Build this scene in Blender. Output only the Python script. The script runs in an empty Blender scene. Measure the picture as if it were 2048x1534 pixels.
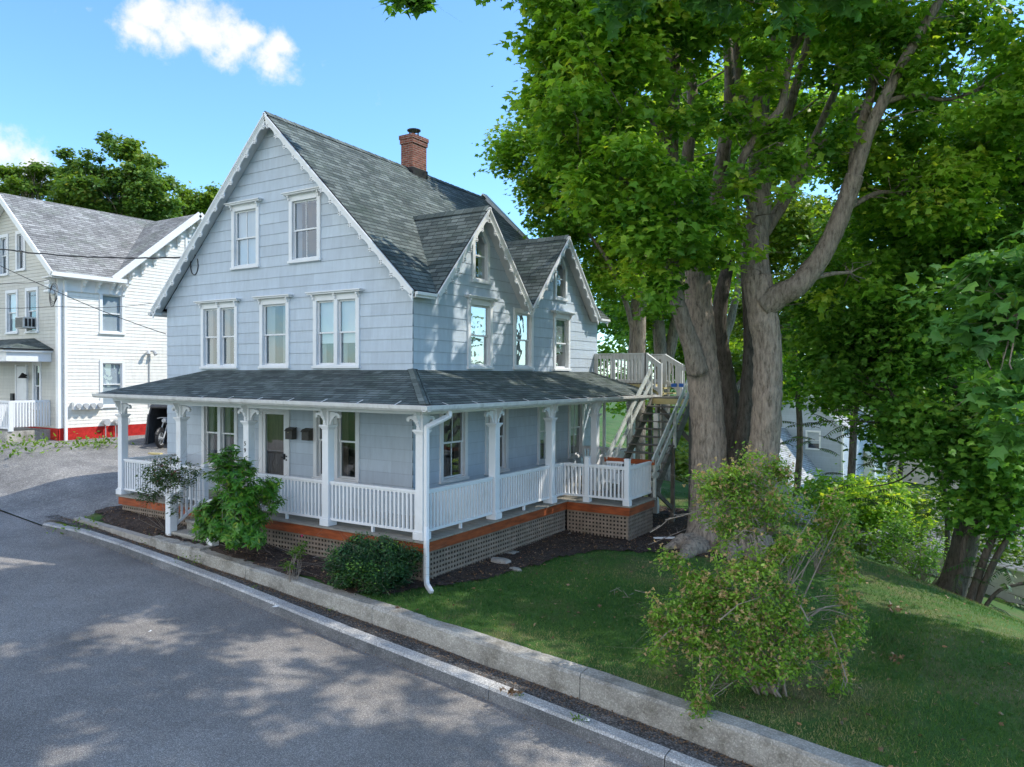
import bpy, math, random
import numpy as np
from mathutils import Vector
R = math.radians
rnd = random.Random(7)
rng = np.random.default_rng(11)
SC = bpy.context.scene
COL = SC.collection

# ------------------------------------------------------------------ helpers
class MB:
    """collects polygons and links them as one mesh object"""
    def __init__(s, T=None):
        s.v = []; s.f = []; s.m = []; s.uv = []; s.T = T or (lambda p: p)
    def poly(s, pts, mi=0, uv=None):
        b = len(s.v)
        s.v += [tuple(s.T(p)) for p in pts]
        s.f.append(tuple(range(b, b + len(pts)))); s.m.append(mi)
        s.uv.append(uv if uv else [(0.0, 0.0)] * len(pts))
    def hexa(s, a, mi=0):
        b = len(s.v); s.v += [tuple(s.T(p)) for p in a]
        for q in ((0,3,2,1),(4,5,6,7),(0,1,5,4),(1,2,6,5),(2,3,7,6),(3,0,4,7)):
            s.f.append(tuple(b + i for i in q)); s.m.append(mi); s.uv.append([(0.,0.)]*4)
    def box(s, x0, x1, y0, y1, z0, z1, mi=0):
        s.hexa([(x0,y0,z0),(x1,y0,z0),(x1,y1,z0),(x0,y1,z0),(x0,y0,z1),(x1,y0,z1),(x1,y1,z1),(x0,y1,z1)], mi)
    def beam(s, p, q, w, h, up=(0,0,1), mi=0):
        p = Vector(p); q = Vector(q); d = (q - p).normalized()
        sd = d.cross(Vector(up)).normalized(); u = sd.cross(d).normalized()
        a = sd * (w / 2); c = u * (h / 2)
        s.hexa([p-a-c, p+a-c, p+a+c, p-a+c, q-a-c, q+a-c, q+a+c, q-a+c], mi)
    def prism(s, pts, vec, mi=0):
        """polygon (3d points) extruded by vec"""
        vec = Vector(vec); n = len(pts); b = len(s.v)
        s.v += [tuple(s.T(Vector(p))) for p in pts] + [tuple(s.T(Vector(p) + vec)) for p in pts]
        s.f.append(tuple(b + i for i in reversed(range(n)))); s.m.append(mi); s.uv.append([(0.,0.)]*n)
        s.f.append(tuple(b + n + i for i in range(n))); s.m.append(mi); s.uv.append([(0.,0.)]*n)
        for i in range(n):
            j = (i + 1) % n
            s.f.append((b+i, b+j, b+n+j, b+n+i)); s.m.append(mi); s.uv.append([(0.,0.)]*4)
    def tube(s, pts, rad, n=8, mi=0, wob=0.0, cap=True):
        pts = [Vector(p) for p in pts]
        if not hasattr(rad, '__len__'): rad = [rad] * len(pts)
        b = len(s.v); ref = None
        for i, p in enumerate(pts):
            d = (pts[min(i+1, len(pts)-1)] - pts[max(i-1, 0)]).normalized()
            if ref is None: ref = d.orthogonal().normalized()
            ref = (ref - d * ref.dot(d))
            ref = ref.normalized() if ref.length > 1e-6 else d.orthogonal().normalized()
            o = d.cross(ref)
            for k in range(n):
                a = 2 * math.pi * k / n
                r = rad[i] * (1 + (wob * (rnd.random() - .5) if wob else 0))
                s.v.append(tuple(s.T(p + ref * (r * math.cos(a)) + o * (r * math.sin(a)))))
        for i in range(len(pts) - 1):
            for k in range(n):
                k2 = (k + 1) % n
                s.f.append((b+i*n+k, b+i*n+k2, b+(i+1)*n+k2, b+(i+1)*n+k)); s.m.append(mi); s.uv.append([(0.,0.)]*4)
        if cap:
            s.f.append(tuple(b + k for k in reversed(range(n)))); s.m.append(mi); s.uv.append([(0.,0.)]*n)
            e = b + (len(pts)-1)*n
            s.f.append(tuple(e + k for k in range(n))); s.m.append(mi); s.uv.append([(0.,0.)]*n)
    def build(s, name, mats, parent=None, bevel=0, smooth=False):
        me = bpy.data.meshes.new(name)
        me.from_pydata(s.v, [], s.f)
        if not isinstance(mats, (list, tuple)): mats = [mats]
        for m in mats: me.materials.append(m)
        me.polygons.foreach_set('material_index', s.m)
        ul = me.uv_layers.new(name='UVMap')
        flat = [c for u in s.uv for p in u for c in p]
        ul.data.foreach_set('uv', flat)
        if smooth: me.polygons.foreach_set('use_smooth', [True] * len(me.polygons))
        me.update()
        o = bpy.data.objects.new(name, me); COL.objects.link(o)
        if parent: o.parent = parent
        if bevel:
            md = o.modifiers.new('bevel', 'BEVEL'); md.width = bevel; md.segments = 1
            md.limit_method = 'ANGLE'; md.angle_limit = R(50)
        return o

def thing(name, label, cat, group=None, loc=(0, 0, 0)):
    o = bpy.data.objects.new(name, None); COL.objects.link(o); o.location = loc
    o.empty_display_size = .2
    return tag(o, label, cat, group)
def tag(o, label, cat, group=None):
    o['label'] = label; o['category'] = cat
    if group: o['group'] = group
    return o
def struct(o, kind='structure', label=None):
    o['kind'] = kind
    if label: o['label'] = label
    return o

# the photograph's survey: station point and heading, used to read positions off into metres
CAM = Vector((10.6396, -12.7469, 3.0688)); YAW, PIT, ROL, FPX = -0.5654, -0.011, 0.0029, 1514.6
FW = Vector((math.sin(YAW)*math.cos(PIT), math.cos(YAW)*math.cos(PIT), math.sin(PIT)))
RT = Vector((math.cos(YAW), -math.sin(YAW), 0)); UP = RT.cross(FW)
RT, UP = RT*math.cos(ROL)+UP*math.sin(ROL), UP*math.cos(ROL)-RT*math.sin(ROL)
def at(u, v, d):
    return CAM + (FW + RT*((u-1024)/FPX) + UP*((767-v)/FPX)) * d
def sstep(a, b, x):
    t = np.clip((x - a) / (b - a), 0, 1); return t*t*(3-2*t)

# ------------------------------------------------------------------ materials
class NT:
    def __init__(s, name):
        s.mat = bpy.data.materials.new(name); s.mat.use_nodes = True
        s.t = s.mat.node_tree; s.t.nodes.clear()
        s.out = s.n('ShaderNodeOutputMaterial')
    def n(s, typ, **kw):
        nd = s.t.nodes.new(typ)
        for k, v in kw.items():
            if k.startswith('i_'):
                key = k[2:].replace('_', ' ')
                nd.inputs[int(key) if key.isdigit() else key].default_value = v
            else: setattr(nd, k, v)
        return nd
    def l(s, a, b): s.t.links.new(a, b)
    def coord(s, kind='Object', scale=(1,1,1)):
        tc = s.n('ShaderNodeTexCoord'); mp = s.n('ShaderNodeMapping')
        mp.inputs['Scale'].default_value = scale
        s.l(tc.outputs[kind], mp.inputs['Vector']); return mp.outputs[0]
    def noise(s, vec, scale, detail=4, rough=.6):
        nd = s.n('ShaderNodeTexNoise', i_Scale=scale, i_Detail=detail, i_Roughness=rough)
        s.l(vec, nd.inputs['Vector']); return nd.outputs['Fac']
    def ramp(s, fac, stops):
        nd = s.n('ShaderNodeValToRGB'); e = nd.color_ramp.elements
        while len(e) < len(stops): e.new(.5)
        for i, (p, c) in enumerate(stops):
            e[i].position = p; e[i].color = (c[0], c[1], c[2], 1) if hasattr(c, '__len__') else (c, c, c, 1)
        s.l(fac, nd.inputs[0]); return nd.outputs[0]
    def mix(s, fac, a, b, mode='MIX'):
        nd = s.n('ShaderNodeMix', data_type='RGBA', blend_type=mode)
        for sock, val in ((nd.inputs[0], fac), (nd.inputs[6], a), (nd.inputs[7], b)):
            if hasattr(val, 'is_output'): s.l(val, sock)
            elif hasattr(val, '__len__'): sock.default_value = (val[0], val[1], val[2], 1)
            else: sock.default_value = val if sock.type == 'VALUE' else (val, val, val, 1)
        return nd.outputs[2]
    def math(s, op, a, b=None, c=None):
        nd = s.n('ShaderNodeMath', operation=op)
        for i, val in enumerate((a, b, c)):
            if val is None: continue
            if hasattr(val, 'is_output'): s.l(val, nd.inputs[i])
            else: nd.inputs[i].default_value = val
        return nd.outputs[0]
    def bump(s, h, strength=.3, dist=.01, normal=None):
        nd = s.n('ShaderNodeBump', i_Strength=strength, i_Distance=dist); s.l(h, nd.inputs['Height'])
        if normal: s.l(normal, nd.inputs['Normal'])
        return nd.outputs[0]
    def bsdf(s, color, rough=.6, normal=None, spec=.3, metal=0):
        p = s.n('ShaderNodeBsdfPrincipled')
        for sock, val in (('Base Color', color), ('Roughness', rough)):
            if hasattr(val, 'is_output'): s.l(val, p.inputs[sock])
            elif hasattr(val, '__len__'): p.inputs[sock].default_value = (val[0], val[1], val[2], 1)
            else: p.inputs[sock].default_value = val
        p.inputs['Specular IOR Level'].default_value = spec; p.inputs['Metallic'].default_value = metal
        if normal: s.l(normal, p.inputs['Normal'])
        s.l(p.outputs[0], s.out.inputs[0]); return p

def plain(name, c, rough=.55, var=.12, scale=6, spec=.3, grime=None, bump=.15, bscale=60, metal=0, stretch=(1,1,1)):
    """paint / wood / plastic: base colour broken up by soft noise, optional grime"""
    t = NT(name); v = t.coord('Object', stretch)
    n1 = t.noise(v, scale, 5)
    a = [x*(1-var) for x in c]; b = [min(1, x*(1+var)) for x in c]
    col = t.ramp(n1, [(.3, a), (.7, b)])
    if grime:
        g = t.ramp(t.noise(v, scale*.55, 8, .75), [(.52, 0.), (.72, 1.)])
        col = t.mix(t.math('MULTIPLY', g, grime[3] if len(grime) > 3 else .5), col, grime[:3])
    t.bsdf(col, rough, t.bump(t.noise(v, bscale, 3), bump, .004), spec, metal)
    return t.mat

M = {}
M['white'] = plain('white_paint', (.76,.77,.78), .45, .04, 2.5, grime=(.5,.49,.45,.35), bump=.1)
M['white_worn'] = plain('worn_white_paint', (.62,.62,.6), .6, .1, 5, grime=(.33,.31,.27,.75), stretch=(1,1,.4))
M['white_sun'] = plain('sun_tinted_white_paint', (.82,.82,.80), .5, .03, 2)  # lighter copy of the white paint, sunlight put into its colour
M['soffit'] = plain('soffit_paint', (.55,.56,.56), .6, .06, 3)
M['red_stain'] = plain('red_stained_board', (.30,.072,.022), .6, .45, 2.2, grime=(.13,.05,.03,.8), stretch=(1,1,5))
M['lattice'] = plain('weathered_lattice', (.25,.195,.15), .8, .25, 5, grime=(.12,.13,.09,.6))
M['deck'] = plain('weathered_deck_board', (.28,.26,.22), .75, .25, 3, grime=(.14,.15,.10,.6), stretch=(1,4,1))
M['stair_wood'] = plain('grey_stair_wood', (.13,.125,.11), .8, .25, 5, grime=(.08,.08,.06,.6))
M['yellow_wood'] = plain('new_pine_board', (.5,.42,.2), .7, .15, 5)
M['rail_grey'] = plain('flaking_rail_paint', (.50,.53,.50), .7, .2, 9, grime=(.25,.25,.22,.8))
M['black'] = plain('black_metal', (.02,.02,.022), .45, .2, 8)
M['mail'] = plain('aged_mailbox_metal', (.065,.06,.052), .5, .3, 9)
M['interior'] = plain('painted_shade_dark', (.025,.023,.021), .9, .3, 1)  # near-black stand-in for shade inside rooms and under the porch
M['curtain'] = plain('white_curtain', (.36,.36,.35), .8, .15, 4, stretch=(8,8,.3))
M['blind'] = plain('pale_blind', (.72,.75,.78), .6, .05, 3)
M['drape'] = plain('dark_drape', (.12,.09,.07), .8, .3, 6, stretch=(6,6,.3))
M['grey_metal'] = plain('grey_meter_metal', (.45,.46,.46), .4, .1, 8)
M['rubber'] = plain('cable_rubber', (.018,.018,.02), .5, .2, 8)
M['tarp'] = plain('grey_tarp', (.10,.10,.105), .5, .3, 5, bump=.5, bscale=9)
M['blue'] = plain('blue_plastic', (.02,.12,.45), .4, .2, 6)
M['bone'] = plain('white_litter', (.7,.7,.68), .6, .1, 9)
M['bark_twig'] = plain('grey_twig_bark', (.26,.22,.18), .85, .3, 12)
M['stone'] = plain('grey_field_stone', (.36,.33,.29), .85, .25, 9, bump=.5, bscale=25)

def mat_siding(name, c, bw=1.22, bh=.27, joint=.78, grime=.35):
    t = NT(name); v = t.coord('UV')
    br = t.n('ShaderNodeTexBrick', offset=.5, i_Scale=1.0, i_Mortar_Size=.0022, i_Bias=0.0, i_Brick_Width=bw, i_Row_Height=bh)
    br.inputs['Mortar Smooth'].default_value = .2
    br.inputs['Color1'].default_value = (.93,.93,.93,1); br.inputs['Color2'].default_value = (1.05,1.05,1.04,1)
    br.inputs['Mortar'].default_value = (joint,joint,joint,1)
    t.l(v, br.inputs['Vector'])
    n = t.noise(t.coord('UV', (5,.9,1)), 1.6, 6, .7)
    big = t.noise(v, .5, 3)
    col = t.mix(1.0, t.ramp(n, [(.25,[x*.86 for x in c]),(.55,c),(.8,[min(1,x*1.1) for x in c])]), br.outputs['Color'], 'MULTIPLY')
    col = t.mix(t.math('MULTIPLY', t.ramp(big, [(.4,0.),(.75,1.)]), .35), col, [x*.86 for x in c])
    g = t.ramp(t.noise(t.coord('UV', (3,.5,1)), 2.2, 8, .8), [(.55,0.),(.78,1.)])
    col = t.mix(t.math('MULTIPLY', g, grime), col, (c[0]*.72, c[1]*.72, c[2]*.68))
    # shadow line painted along the lower lip of each course
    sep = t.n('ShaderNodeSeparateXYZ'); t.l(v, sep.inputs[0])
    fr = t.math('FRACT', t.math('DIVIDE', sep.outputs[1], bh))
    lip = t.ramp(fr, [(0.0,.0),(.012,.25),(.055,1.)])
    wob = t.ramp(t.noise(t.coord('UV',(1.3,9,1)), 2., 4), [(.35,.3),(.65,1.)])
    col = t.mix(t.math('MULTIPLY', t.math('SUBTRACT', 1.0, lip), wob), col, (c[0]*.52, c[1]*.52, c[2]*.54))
    grain = t.noise(t.coord('UV', (40,3,1)), 3., 3)
    t.bsdf(col, .55, t.bump(grain, .25, .004), .3)
    return t.mat
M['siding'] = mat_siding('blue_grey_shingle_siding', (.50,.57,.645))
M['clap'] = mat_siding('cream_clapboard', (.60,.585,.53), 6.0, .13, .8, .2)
M['clap_side'] = mat_siding('sun_tinted_clapboard', (.84,.81,.74), 6.0, .13, .8, .1)  # cream clapboard lightened to carry the sun in its colour
M['clap_grey'] = mat_siding('grey_clapboard', (.44,.48,.53), 5.0, .18, .8, .2)
M['clap_pale'] = mat_siding('pale_shed_shingles', (.6,.61,.59), 1.2, .22, .8, .4)

def mat_roof(name, dark, light, bw=.30, bh=.145):
    t = NT(name); v = t.coord('UV')
    wv = t.n('ShaderNodeVectorMath', operation='ADD'); nz = t.n('ShaderNodeTexNoise', i_Scale=1.3, i_Detail=2.0)
    t.l(v, nz.inputs['Vector']); sc = t.n('ShaderNodeVectorMath', operation='SCALE'); sc.inputs['Scale'].default_value = .03
    t.l(nz.outputs['Color'], sc.inputs[0]); t.l(v, wv.inputs[0]); t.l(sc.outputs[0], wv.inputs[1]); vv = wv.outputs[0]
    def brick(w, off, c1, c2, mort, msz):
        br = t.n('ShaderNodeTexBrick', offset=off, offset_frequency=2, squash=.7, squash_frequency=3,
                 i_Scale=1.0, i_Mortar_Size=msz, i_Brick_Width=w, i_Row_Height=bh)
        br.inputs['Mortar Smooth'].default_value = .1
        br.inputs['Color1'].default_value = (*c1,1); br.inputs['Color2'].default_value = (*c2,1); br.inputs['Mortar'].default_value = (*mort,1)
        t.l(vv, br.inputs['Vector']); return br
    b1 = brick(bw, .37, dark, light, [x*.4 for x in dark], .007)
    b2 = brick(bw*1.9, .61, (.74,.74,.74), (1.1,1.1,1.1), (.62,.62,.62), .003)
    col = t.mix(.75, b1.outputs['Color'], b2.outputs['Color'], 'MULTIPLY')
    big = t.ramp(t.noise(v, .6, 6, .7), [(.3,.72),(.7,1.25)])
    col = t.mix(1.0, col, big, 'MULTIPLY')
    moss = t.ramp(t.noise(v, .9, 6, .75), [(.5,0.),(.72,1.)])
    col = t.mix(t.math('MULTIPLY', moss, .35), col, (dark[0]*.8, dark[1]*1.15, dark[2]*.7))
    speck = t.ramp(t.noise(v, 160, 2), [(.3,.75),(.7,1.25)])
    col = t.mix(1.0, col, speck, 'MULTIPLY')
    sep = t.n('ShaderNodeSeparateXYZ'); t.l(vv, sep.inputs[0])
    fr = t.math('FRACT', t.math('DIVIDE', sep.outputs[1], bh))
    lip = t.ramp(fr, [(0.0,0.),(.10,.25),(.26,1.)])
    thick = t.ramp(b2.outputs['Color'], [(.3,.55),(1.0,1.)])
    col = t.mix(t.math('SUBTRACT', 1.0, lip), col, [x*.22 for x in dark])  # course shadow painted into the shingle colour at each lower edge
    hgt = t.math('ADD', t.math('MULTIPLY', t.math('SUBTRACT', 1.0, fr), 1.0), t.math('MULTIPLY', b2.outputs['Fac'], -.3))
    nb = t.bump(hgt, .7, .02); nb = t.bump(t.noise(v, 120, 2), .3, .004, nb)
    t.bsdf(col, .85, nb, .25)
    return t.mat
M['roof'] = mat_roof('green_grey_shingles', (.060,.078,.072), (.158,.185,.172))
M['roof2'] = mat_roof('light_grey_shingles', (.20,.195,.185), (.36,.355,.335))
M['roof3'] = mat_roof('pale_roof_shingles', (.36,.355,.35), (.52,.51,.5))

def mat_brick(name, c1, c2, mort, bw=.2, bh=.067):
    t = NT(name); v = t.coord('UV')
    br = t.n('ShaderNodeTexBrick', i_Scale=1.0, i_Mortar_Size=.006, i_Brick_Width=bw, i_Row_Height=bh)
    br.inputs['Color1'].default_value = (*c1,1); br.inputs['Color2'].default_value = (*c2,1); br.inputs['Mortar'].default_value = (*mort,1)
    t.l(v, br.inputs['Vector'])
    col = t.mix(1.0, br.outputs['Color'], t.ramp(t.noise(v, 7, 5, .7), [(.3,.6),(.7,1.3)]), 'MULTIPLY')
    t.bsdf(col, .85, t.bump(br.outputs['Fac'], -.6, .008), .2)
    return t.mat
M['brick'] = mat_brick('red_chimney_brick', (.25,.088,.06), (.17,.06,.045), (.30,.26,.22))
M['brick_red'] = mat_brick('red_painted_foundation', (.50,.03,.025), (.44,.025,.02), (.40,.025,.02), .4, .2)

def mat_glass(name, tint=(.75,.8,.82), boost=.13, ior=1.6):
    t = NT(name); v = t.coord('Object')
    nb = t.bump(t.noise(v, 1.7, 2), .10, .05)
    tr = t.n('ShaderNodeBsdfTransparent'); tr.inputs[0].default_value = (*tint, 1)
    gl = t.n('ShaderNodeBsdfGlossy', i_Roughness=.015); gl.inputs[0].default_value = (.92,.95,.97,1); t.l(nb, gl.inputs['Normal'])
    ge = t.n('ShaderNodeNewGeometry'); dt = t.n('ShaderNodeVectorMath', operation='DOT_PRODUCT')
    t.l(ge.outputs['Incoming'], dt.inputs[0]); t.l(ge.outputs['Normal'], dt.inputs[1])
    sch = t.math('POWER', t.math('SUBTRACT', 1.0, t.math('ABSOLUTE', dt.outputs['Value'])), 4.0)
    fac = t.math('MINIMUM', t.math('ADD', t.math('MULTIPLY', sch, .9), boost), 1.0)
    mx = t.n('ShaderNodeMixShader'); t.l(fac, mx.inputs[0]); t.l(tr.outputs[0], mx.inputs[1]); t.l(gl.outputs[0], mx.inputs[2])
    t.l(mx.outputs[0], t.out.inputs[0]); return t.mat
M['glass'] = mat_glass('window_glass')
M['glass_sky'] = mat_glass('bright_window_glass', boost=.35)

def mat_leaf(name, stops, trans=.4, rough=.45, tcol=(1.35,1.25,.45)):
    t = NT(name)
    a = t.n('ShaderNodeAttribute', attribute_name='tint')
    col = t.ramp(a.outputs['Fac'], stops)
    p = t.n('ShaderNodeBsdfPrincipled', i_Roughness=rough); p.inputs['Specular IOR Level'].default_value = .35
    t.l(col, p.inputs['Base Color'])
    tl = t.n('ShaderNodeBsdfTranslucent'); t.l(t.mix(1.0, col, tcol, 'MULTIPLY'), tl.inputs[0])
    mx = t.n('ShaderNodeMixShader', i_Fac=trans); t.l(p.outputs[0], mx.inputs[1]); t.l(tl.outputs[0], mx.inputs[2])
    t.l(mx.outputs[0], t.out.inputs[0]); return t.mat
M['maple'] = mat_leaf('maple_leaves', [(0,(.065,.18,.022)),(.5,(.185,.375,.042)),(.85,(.33,.52,.06)),(1,(.48,.58,.08))], .55)
M['maple_dark'] = mat_leaf('shade_maple_leaves', [(0,(.045,.15,.022)),(.5,(.135,.315,.044)),(.9,(.23,.43,.055)),(1,(.34,.50,.07))], .48)  # darker copy of the maple leaves, shade put into the colour
M['maple_near'] = mat_leaf('near_maple_leaves', [(0,(.045,.145,.032)),(.6,(.095,.245,.048)),(1,(.17,.33,.05))])
M['far_leaf'] = mat_leaf('far_tree_leaves', [(0,(.05,.115,.025)),(.5,(.125,.235,.045)),(.85,(.21,.32,.06)),(1,(.38,.38,.08))])
M['far_yellow'] = mat_leaf('yellow_green_leaves', [(0,(.08,.16,.02)),(.6,(.19,.31,.035)),(1,(.32,.40,.06))])
M['sumac'] = mat_leaf('pinnate_leaves', [(0,(.02,.06,.02)),(.6,(.05,.13,.03)),(1,(.13,.22,.04))])
M['rhodo'] = mat_leaf('rhododendron_leaves', [(0,(.035,.12,.016)),(.5,(.085,.24,.026)),(.85,(.17,.34,.035)),(1,(.34,.38,.05))], .25, .35)
M['box'] = mat_leaf('small_dark_leaves', [(0,(.012,.042,.016)),(.6,(.035,.10,.03)),(.88,(.075,.18,.04)),(1,(.16,.32,.04))], .2)
M['shrub'] = mat_leaf('shrub_leaves', [(0,(.07,.17,.02)),(.5,(.17,.33,.035)),(1,(.29,.45,.06))], .42)
M['calyx'] = mat_leaf('tan_seed_heads', [(0,(.42,.33,.15)),(.6,(.58,.44,.22)),(1,(.64,.42,.22))], .35, tcol=(1,.9,.6))
M['rose_leaf'] = mat_leaf('rose_leaves', [(0,(.03,.06,.02)),(.6,(.07,.13,.04)),(.9,(.12,.17,.05)),(1,(.2,.05,.05))], .3)
M['petal'] = mat_leaf('pink_petals', [(0,(.55,.02,.12)),(1,(.75,.06,.2))], .3, tcol=(1,1,1))
M['grass'] = mat_leaf('grass_blades', [(0,(.028,.085,.016)),(.5,(.06,.16,.028)),(.75,(.12,.21,.04)),(.9,(.27,.25,.10)),(1,(.38,.32,.17))], .3)
M['weed'] = mat_leaf('weed_leaves', [(0,(.07,.16,.02)),(1,(.2,.32,.04))], .35)
M['dead'] = mat_leaf('dead_leaves', [(0,(.10,.06,.03)),(.6,(.22,.13,.07)),(.9,(.35,.24,.14)),(1,(.45,.2,.1))], .15, tcol=(1,.9,.7))

def mat_bark(name, c, lich=.4, sc=1.0):
    t = NT(name); v = t.coord('Object', (1,1,.2)); v2 = t.coord('Object')
    n1 = t.noise(v, 17*sc, 8, .75); n2 = t.noise(v2, 1.6, 6, .7)
    col = t.ramp(n1, [(.36,[x*.22 for x in c]),(.47,[x*.75 for x in c]),(.66,[x*1.4 for x in c])])
    col = t.mix(t.ramp(n2, [(.3,0.),(.75,.5)]), col, [x*.65 for x in c])
    li = t.ramp(t.noise(v2, 7, 8, .8), [(.58,0.),(.72,1.)])
    col = t.mix(t.math('MULTIPLY', li, lich), col, (.36,.37,.30))
    nb = t.bump(n1, .9, .05); nb = t.bump(t.noise(v, 30*sc, 4), .4, .01, nb)
    t.bsdf(col, .9, nb, .15); return t.mat
M['bark'] = mat_bark('grey_maple_bark', (.36,.295,.235))
M['bark_dark'] = mat_bark('dark_bark', (.12,.105,.085), .25)
M['bark_light'] = mat_bark('pale_limb_bark', (.30,.25,.20), .6)

def mat_ground(name, stops, scale, grain, gstr, rough=.9, speck=None, big=.35):
    t = NT(name); v = t.coord('Object')
    col = t.ramp(t.noise(v, scale, 8, .72), stops)
    col = t.mix(1.0, col, t.ramp(t.noise(v, big, 4), [(.3,.78),(.7,1.2)]), 'MULTIPLY')
    g = t.noise(v, grain, 3, .7)
    col = t.mix(1.0, col, t.ramp(g, [(.3,1-gstr),(.7,1+gstr)]), 'MULTIPLY')
    if speck:
        vo = t.n('ShaderNodeTexVoronoi', i_Scale=speck[0]); t.l(v, vo.inputs['Vector'])
        sep = t.n('ShaderNodeSeparateColor'); t.l(vo.outputs['Color'], sep.inputs[0])
        col = t.mix(1.0, col, t.ramp(sep.outputs[0], [(0.,1-speck[1]),(.7,1.),(1.,1+speck[1]*1.6)]), 'MULTIPLY')
    t.bsdf(col, rough, t.bump(g, .6, .012), .2); return t.mat
M['asphalt'] = mat_ground('road_asphalt', [(.3,(.215,.198,.18)),(.7,(.285,.264,.24))], 1.1, 120, .25, .85, (120,.45))
M['walk'] = mat_ground('sidewalk_asphalt', [(.3,(.075,.07,.066)),(.55,(.115,.108,.10)),(.8,(.19,.17,.15))], 1.6, 70, .4, .9, (50,.6))
M['drive'] = mat_ground('driveway_asphalt', [(.3,(.14,.135,.13)),(.5,(.22,.212,.20)),(.75,(.31,.295,.27))], .9, 45, .25, .9, (40,.3))
M['mulch'] = mat_ground('dark_mulch', [(.3,(.028,.021,.017)),(.55,(.065,.048,.039)),(.75,(.15,.11,.085))], 9, 60, .7, .95)
M['lawn'] = mat_ground('lawn_soil', [(.3,(.03,.075,.016)),(.5,(.055,.12,.024)),(.62,(.12,.13,.05)),(.76,(.22,.185,.105))], .55, 60, .5, .95)
M['far_lawn'] = M['lawn']
M['concrete'] = mat_ground('old_concrete', [(.32,(.17,.155,.125)),(.5,(.36,.34,.30)),(.72,(.47,.445,.39))], 1.9, 70, .2, .9, (60,.2), .6)
M['granite'] = mat_ground('granite_kerb', [(.3,(.33,.32,.30)),(.6,(.47,.455,.43)),(.8,(.55,.53,.5))], 2.2, 80, .25, .8, (90,.35), .7)
M['kerb_face'] = mat_ground('kerb_face', [(.3,(.10,.105,.11)),(.6,(.20,.20,.20)),(.8,(.3,.3,.29))], 1.5, 70, .25, .85, (90,.3), .7)
SKY_STRENGTH = .15; SKY_TINT = (1.35,1.88,2.25); CLOUD = 7.0; BACK_FILL = 15.5
# ------------------------------------------------------------------ terrain
def wtop(x): return -.73 - .0407*np.clip(x, -20, 40)
def side(x):
    x = np.asarray(x, float)
    return np.where(x > -12, -.99 - .053*x, -.354 + .03*(-12 - np.maximum(x, -40)))
def yw(x): return np.interp(x, [-40,-5,1.3,6.2,9.4,14,40], [-1.5,-2.92,-3.28,-3.65,-4.02,-4.5,-6.5])
def yk(x): return np.interp(x, [-60,-9,-5.2,-1.8,1.86,4.87,7.44,12,40], [-1.0,-3.25,-3.3,-3.54,-3.9,-4.13,-4.36,-4.75,-7.])
def lot(x, y):
    q = (x - 8.3)*.734 + (y - 7.0)*.679
    t = np.clip(q + 2.6, 0, 5.2)
    drop = .05*t*t + .52*np.maximum(q - 2.6, 0)
    drop = 5.6*(1 - np.exp(-drop/5.6*1.05))
    z = wtop(x) + .55*sstep(-10, -17, x)
    return z - drop
def H(x, y):
    x = np.asarray(x, float); y = np.asarray(y, float)
    d = y - yw(x)
    a = np.where(x > -5.3, sstep(.08, .22, d), sstep(-.1, np.where(x < -8.6, 2.6, .9), d))
    b = side(x) - .06 - .45*sstep(-.0, -.25, y - yk(x) - .2)
    return b*(1-a) + lot(x, y)*a - .35*sstep(-8.8, -9.3, x)*(y < 8.3)*(x > -58)
def grid_mesh(name, xs, ys, zf, mat, mask=None, jit=0.0, uvs=1.0):
    X, Y = np.meshgrid(xs, ys); X = X.astype(float); Y = Y.astype(float)
    if jit: X = X + rng.uniform(-jit, jit, X.shape); Y = Y + rng.uniform(-jit, jit, Y.shape)
    Z = zf(X, Y); ny, nx = X.shape
    V = np.stack([X, Y, Z], -1).reshape(-1, 3)
    i = np.arange(ny*nx).reshape(ny, nx)
    F = np.stack([i[:-1,:-1], i[:-1,1:], i[1:,1:], i[1:,:-1]], -1).reshape(-1, 4)
    if mask is not None:
        cx = (X[:-1,:-1]+X[1:,1:])/2; cy = (Y[:-1,:-1]+Y[1:,1:])/2
        F = F[mask(cx, cy).reshape(-1)]
    return np_mesh(name, V, F, mat, smooth=True)
def np_mesh(name, V, F, mat, parent=None, smooth=False, tint=None):
    me = bpy.data.meshes.new(name)
    k = F.shape[1]
    me.vertices.add(len(V)); me.vertices.foreach_set('co', np.ascontiguousarray(V, dtype=np.float32).ravel())
    me.loops.add(F.size); me.loops.foreach_set('vertex_index', np.ascontiguousarray(F, dtype=np.int32).ravel())
    me.polygons.add(len(F)); me.polygons.foreach_set('loop_start', np.arange(0, F.size, k, dtype=np.int32))
    if smooth: me.polygons.foreach_set('use_smooth', np.ones(len(F), dtype=bool))
    me.materials.append(mat)
    if tint is not None:
        at_ = me.attributes.new('tint', 'FLOAT', 'FACE'); at_.data.foreach_set('value', np.ascontiguousarray(tint, dtype=np.float32))
    me.update(calc_edges=True)
    o = bpy.data.objects.new(name, me); COL.objects.link(o)
    if parent: o.parent = parent
    return o
def vnoise(x, y, f, seed=0):
    """cheap smooth 2-d value noise, -1..1"""
    r = np.random.default_rng(seed); T = r.uniform(-1, 1, (64, 64))
    x = np.asarray(x)*f; y = np.asarray(y)*f
    xi = np.floor(x).astype(int); yi = np.floor(y).astype(int); fx = x - xi; fy = y - yi
    fx = fx*fx*(3-2*fx); fy = fy*fy*(3-2*fy)
    g = lambda a, b: T[a % 64, b % 64]
    return (g(xi,yi)*(1-fx)+g(xi+1,yi)*fx)*(1-fy) + (g(xi,yi+1)*(1-fx)+g(xi+1,yi+1)*fx)*fy

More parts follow.
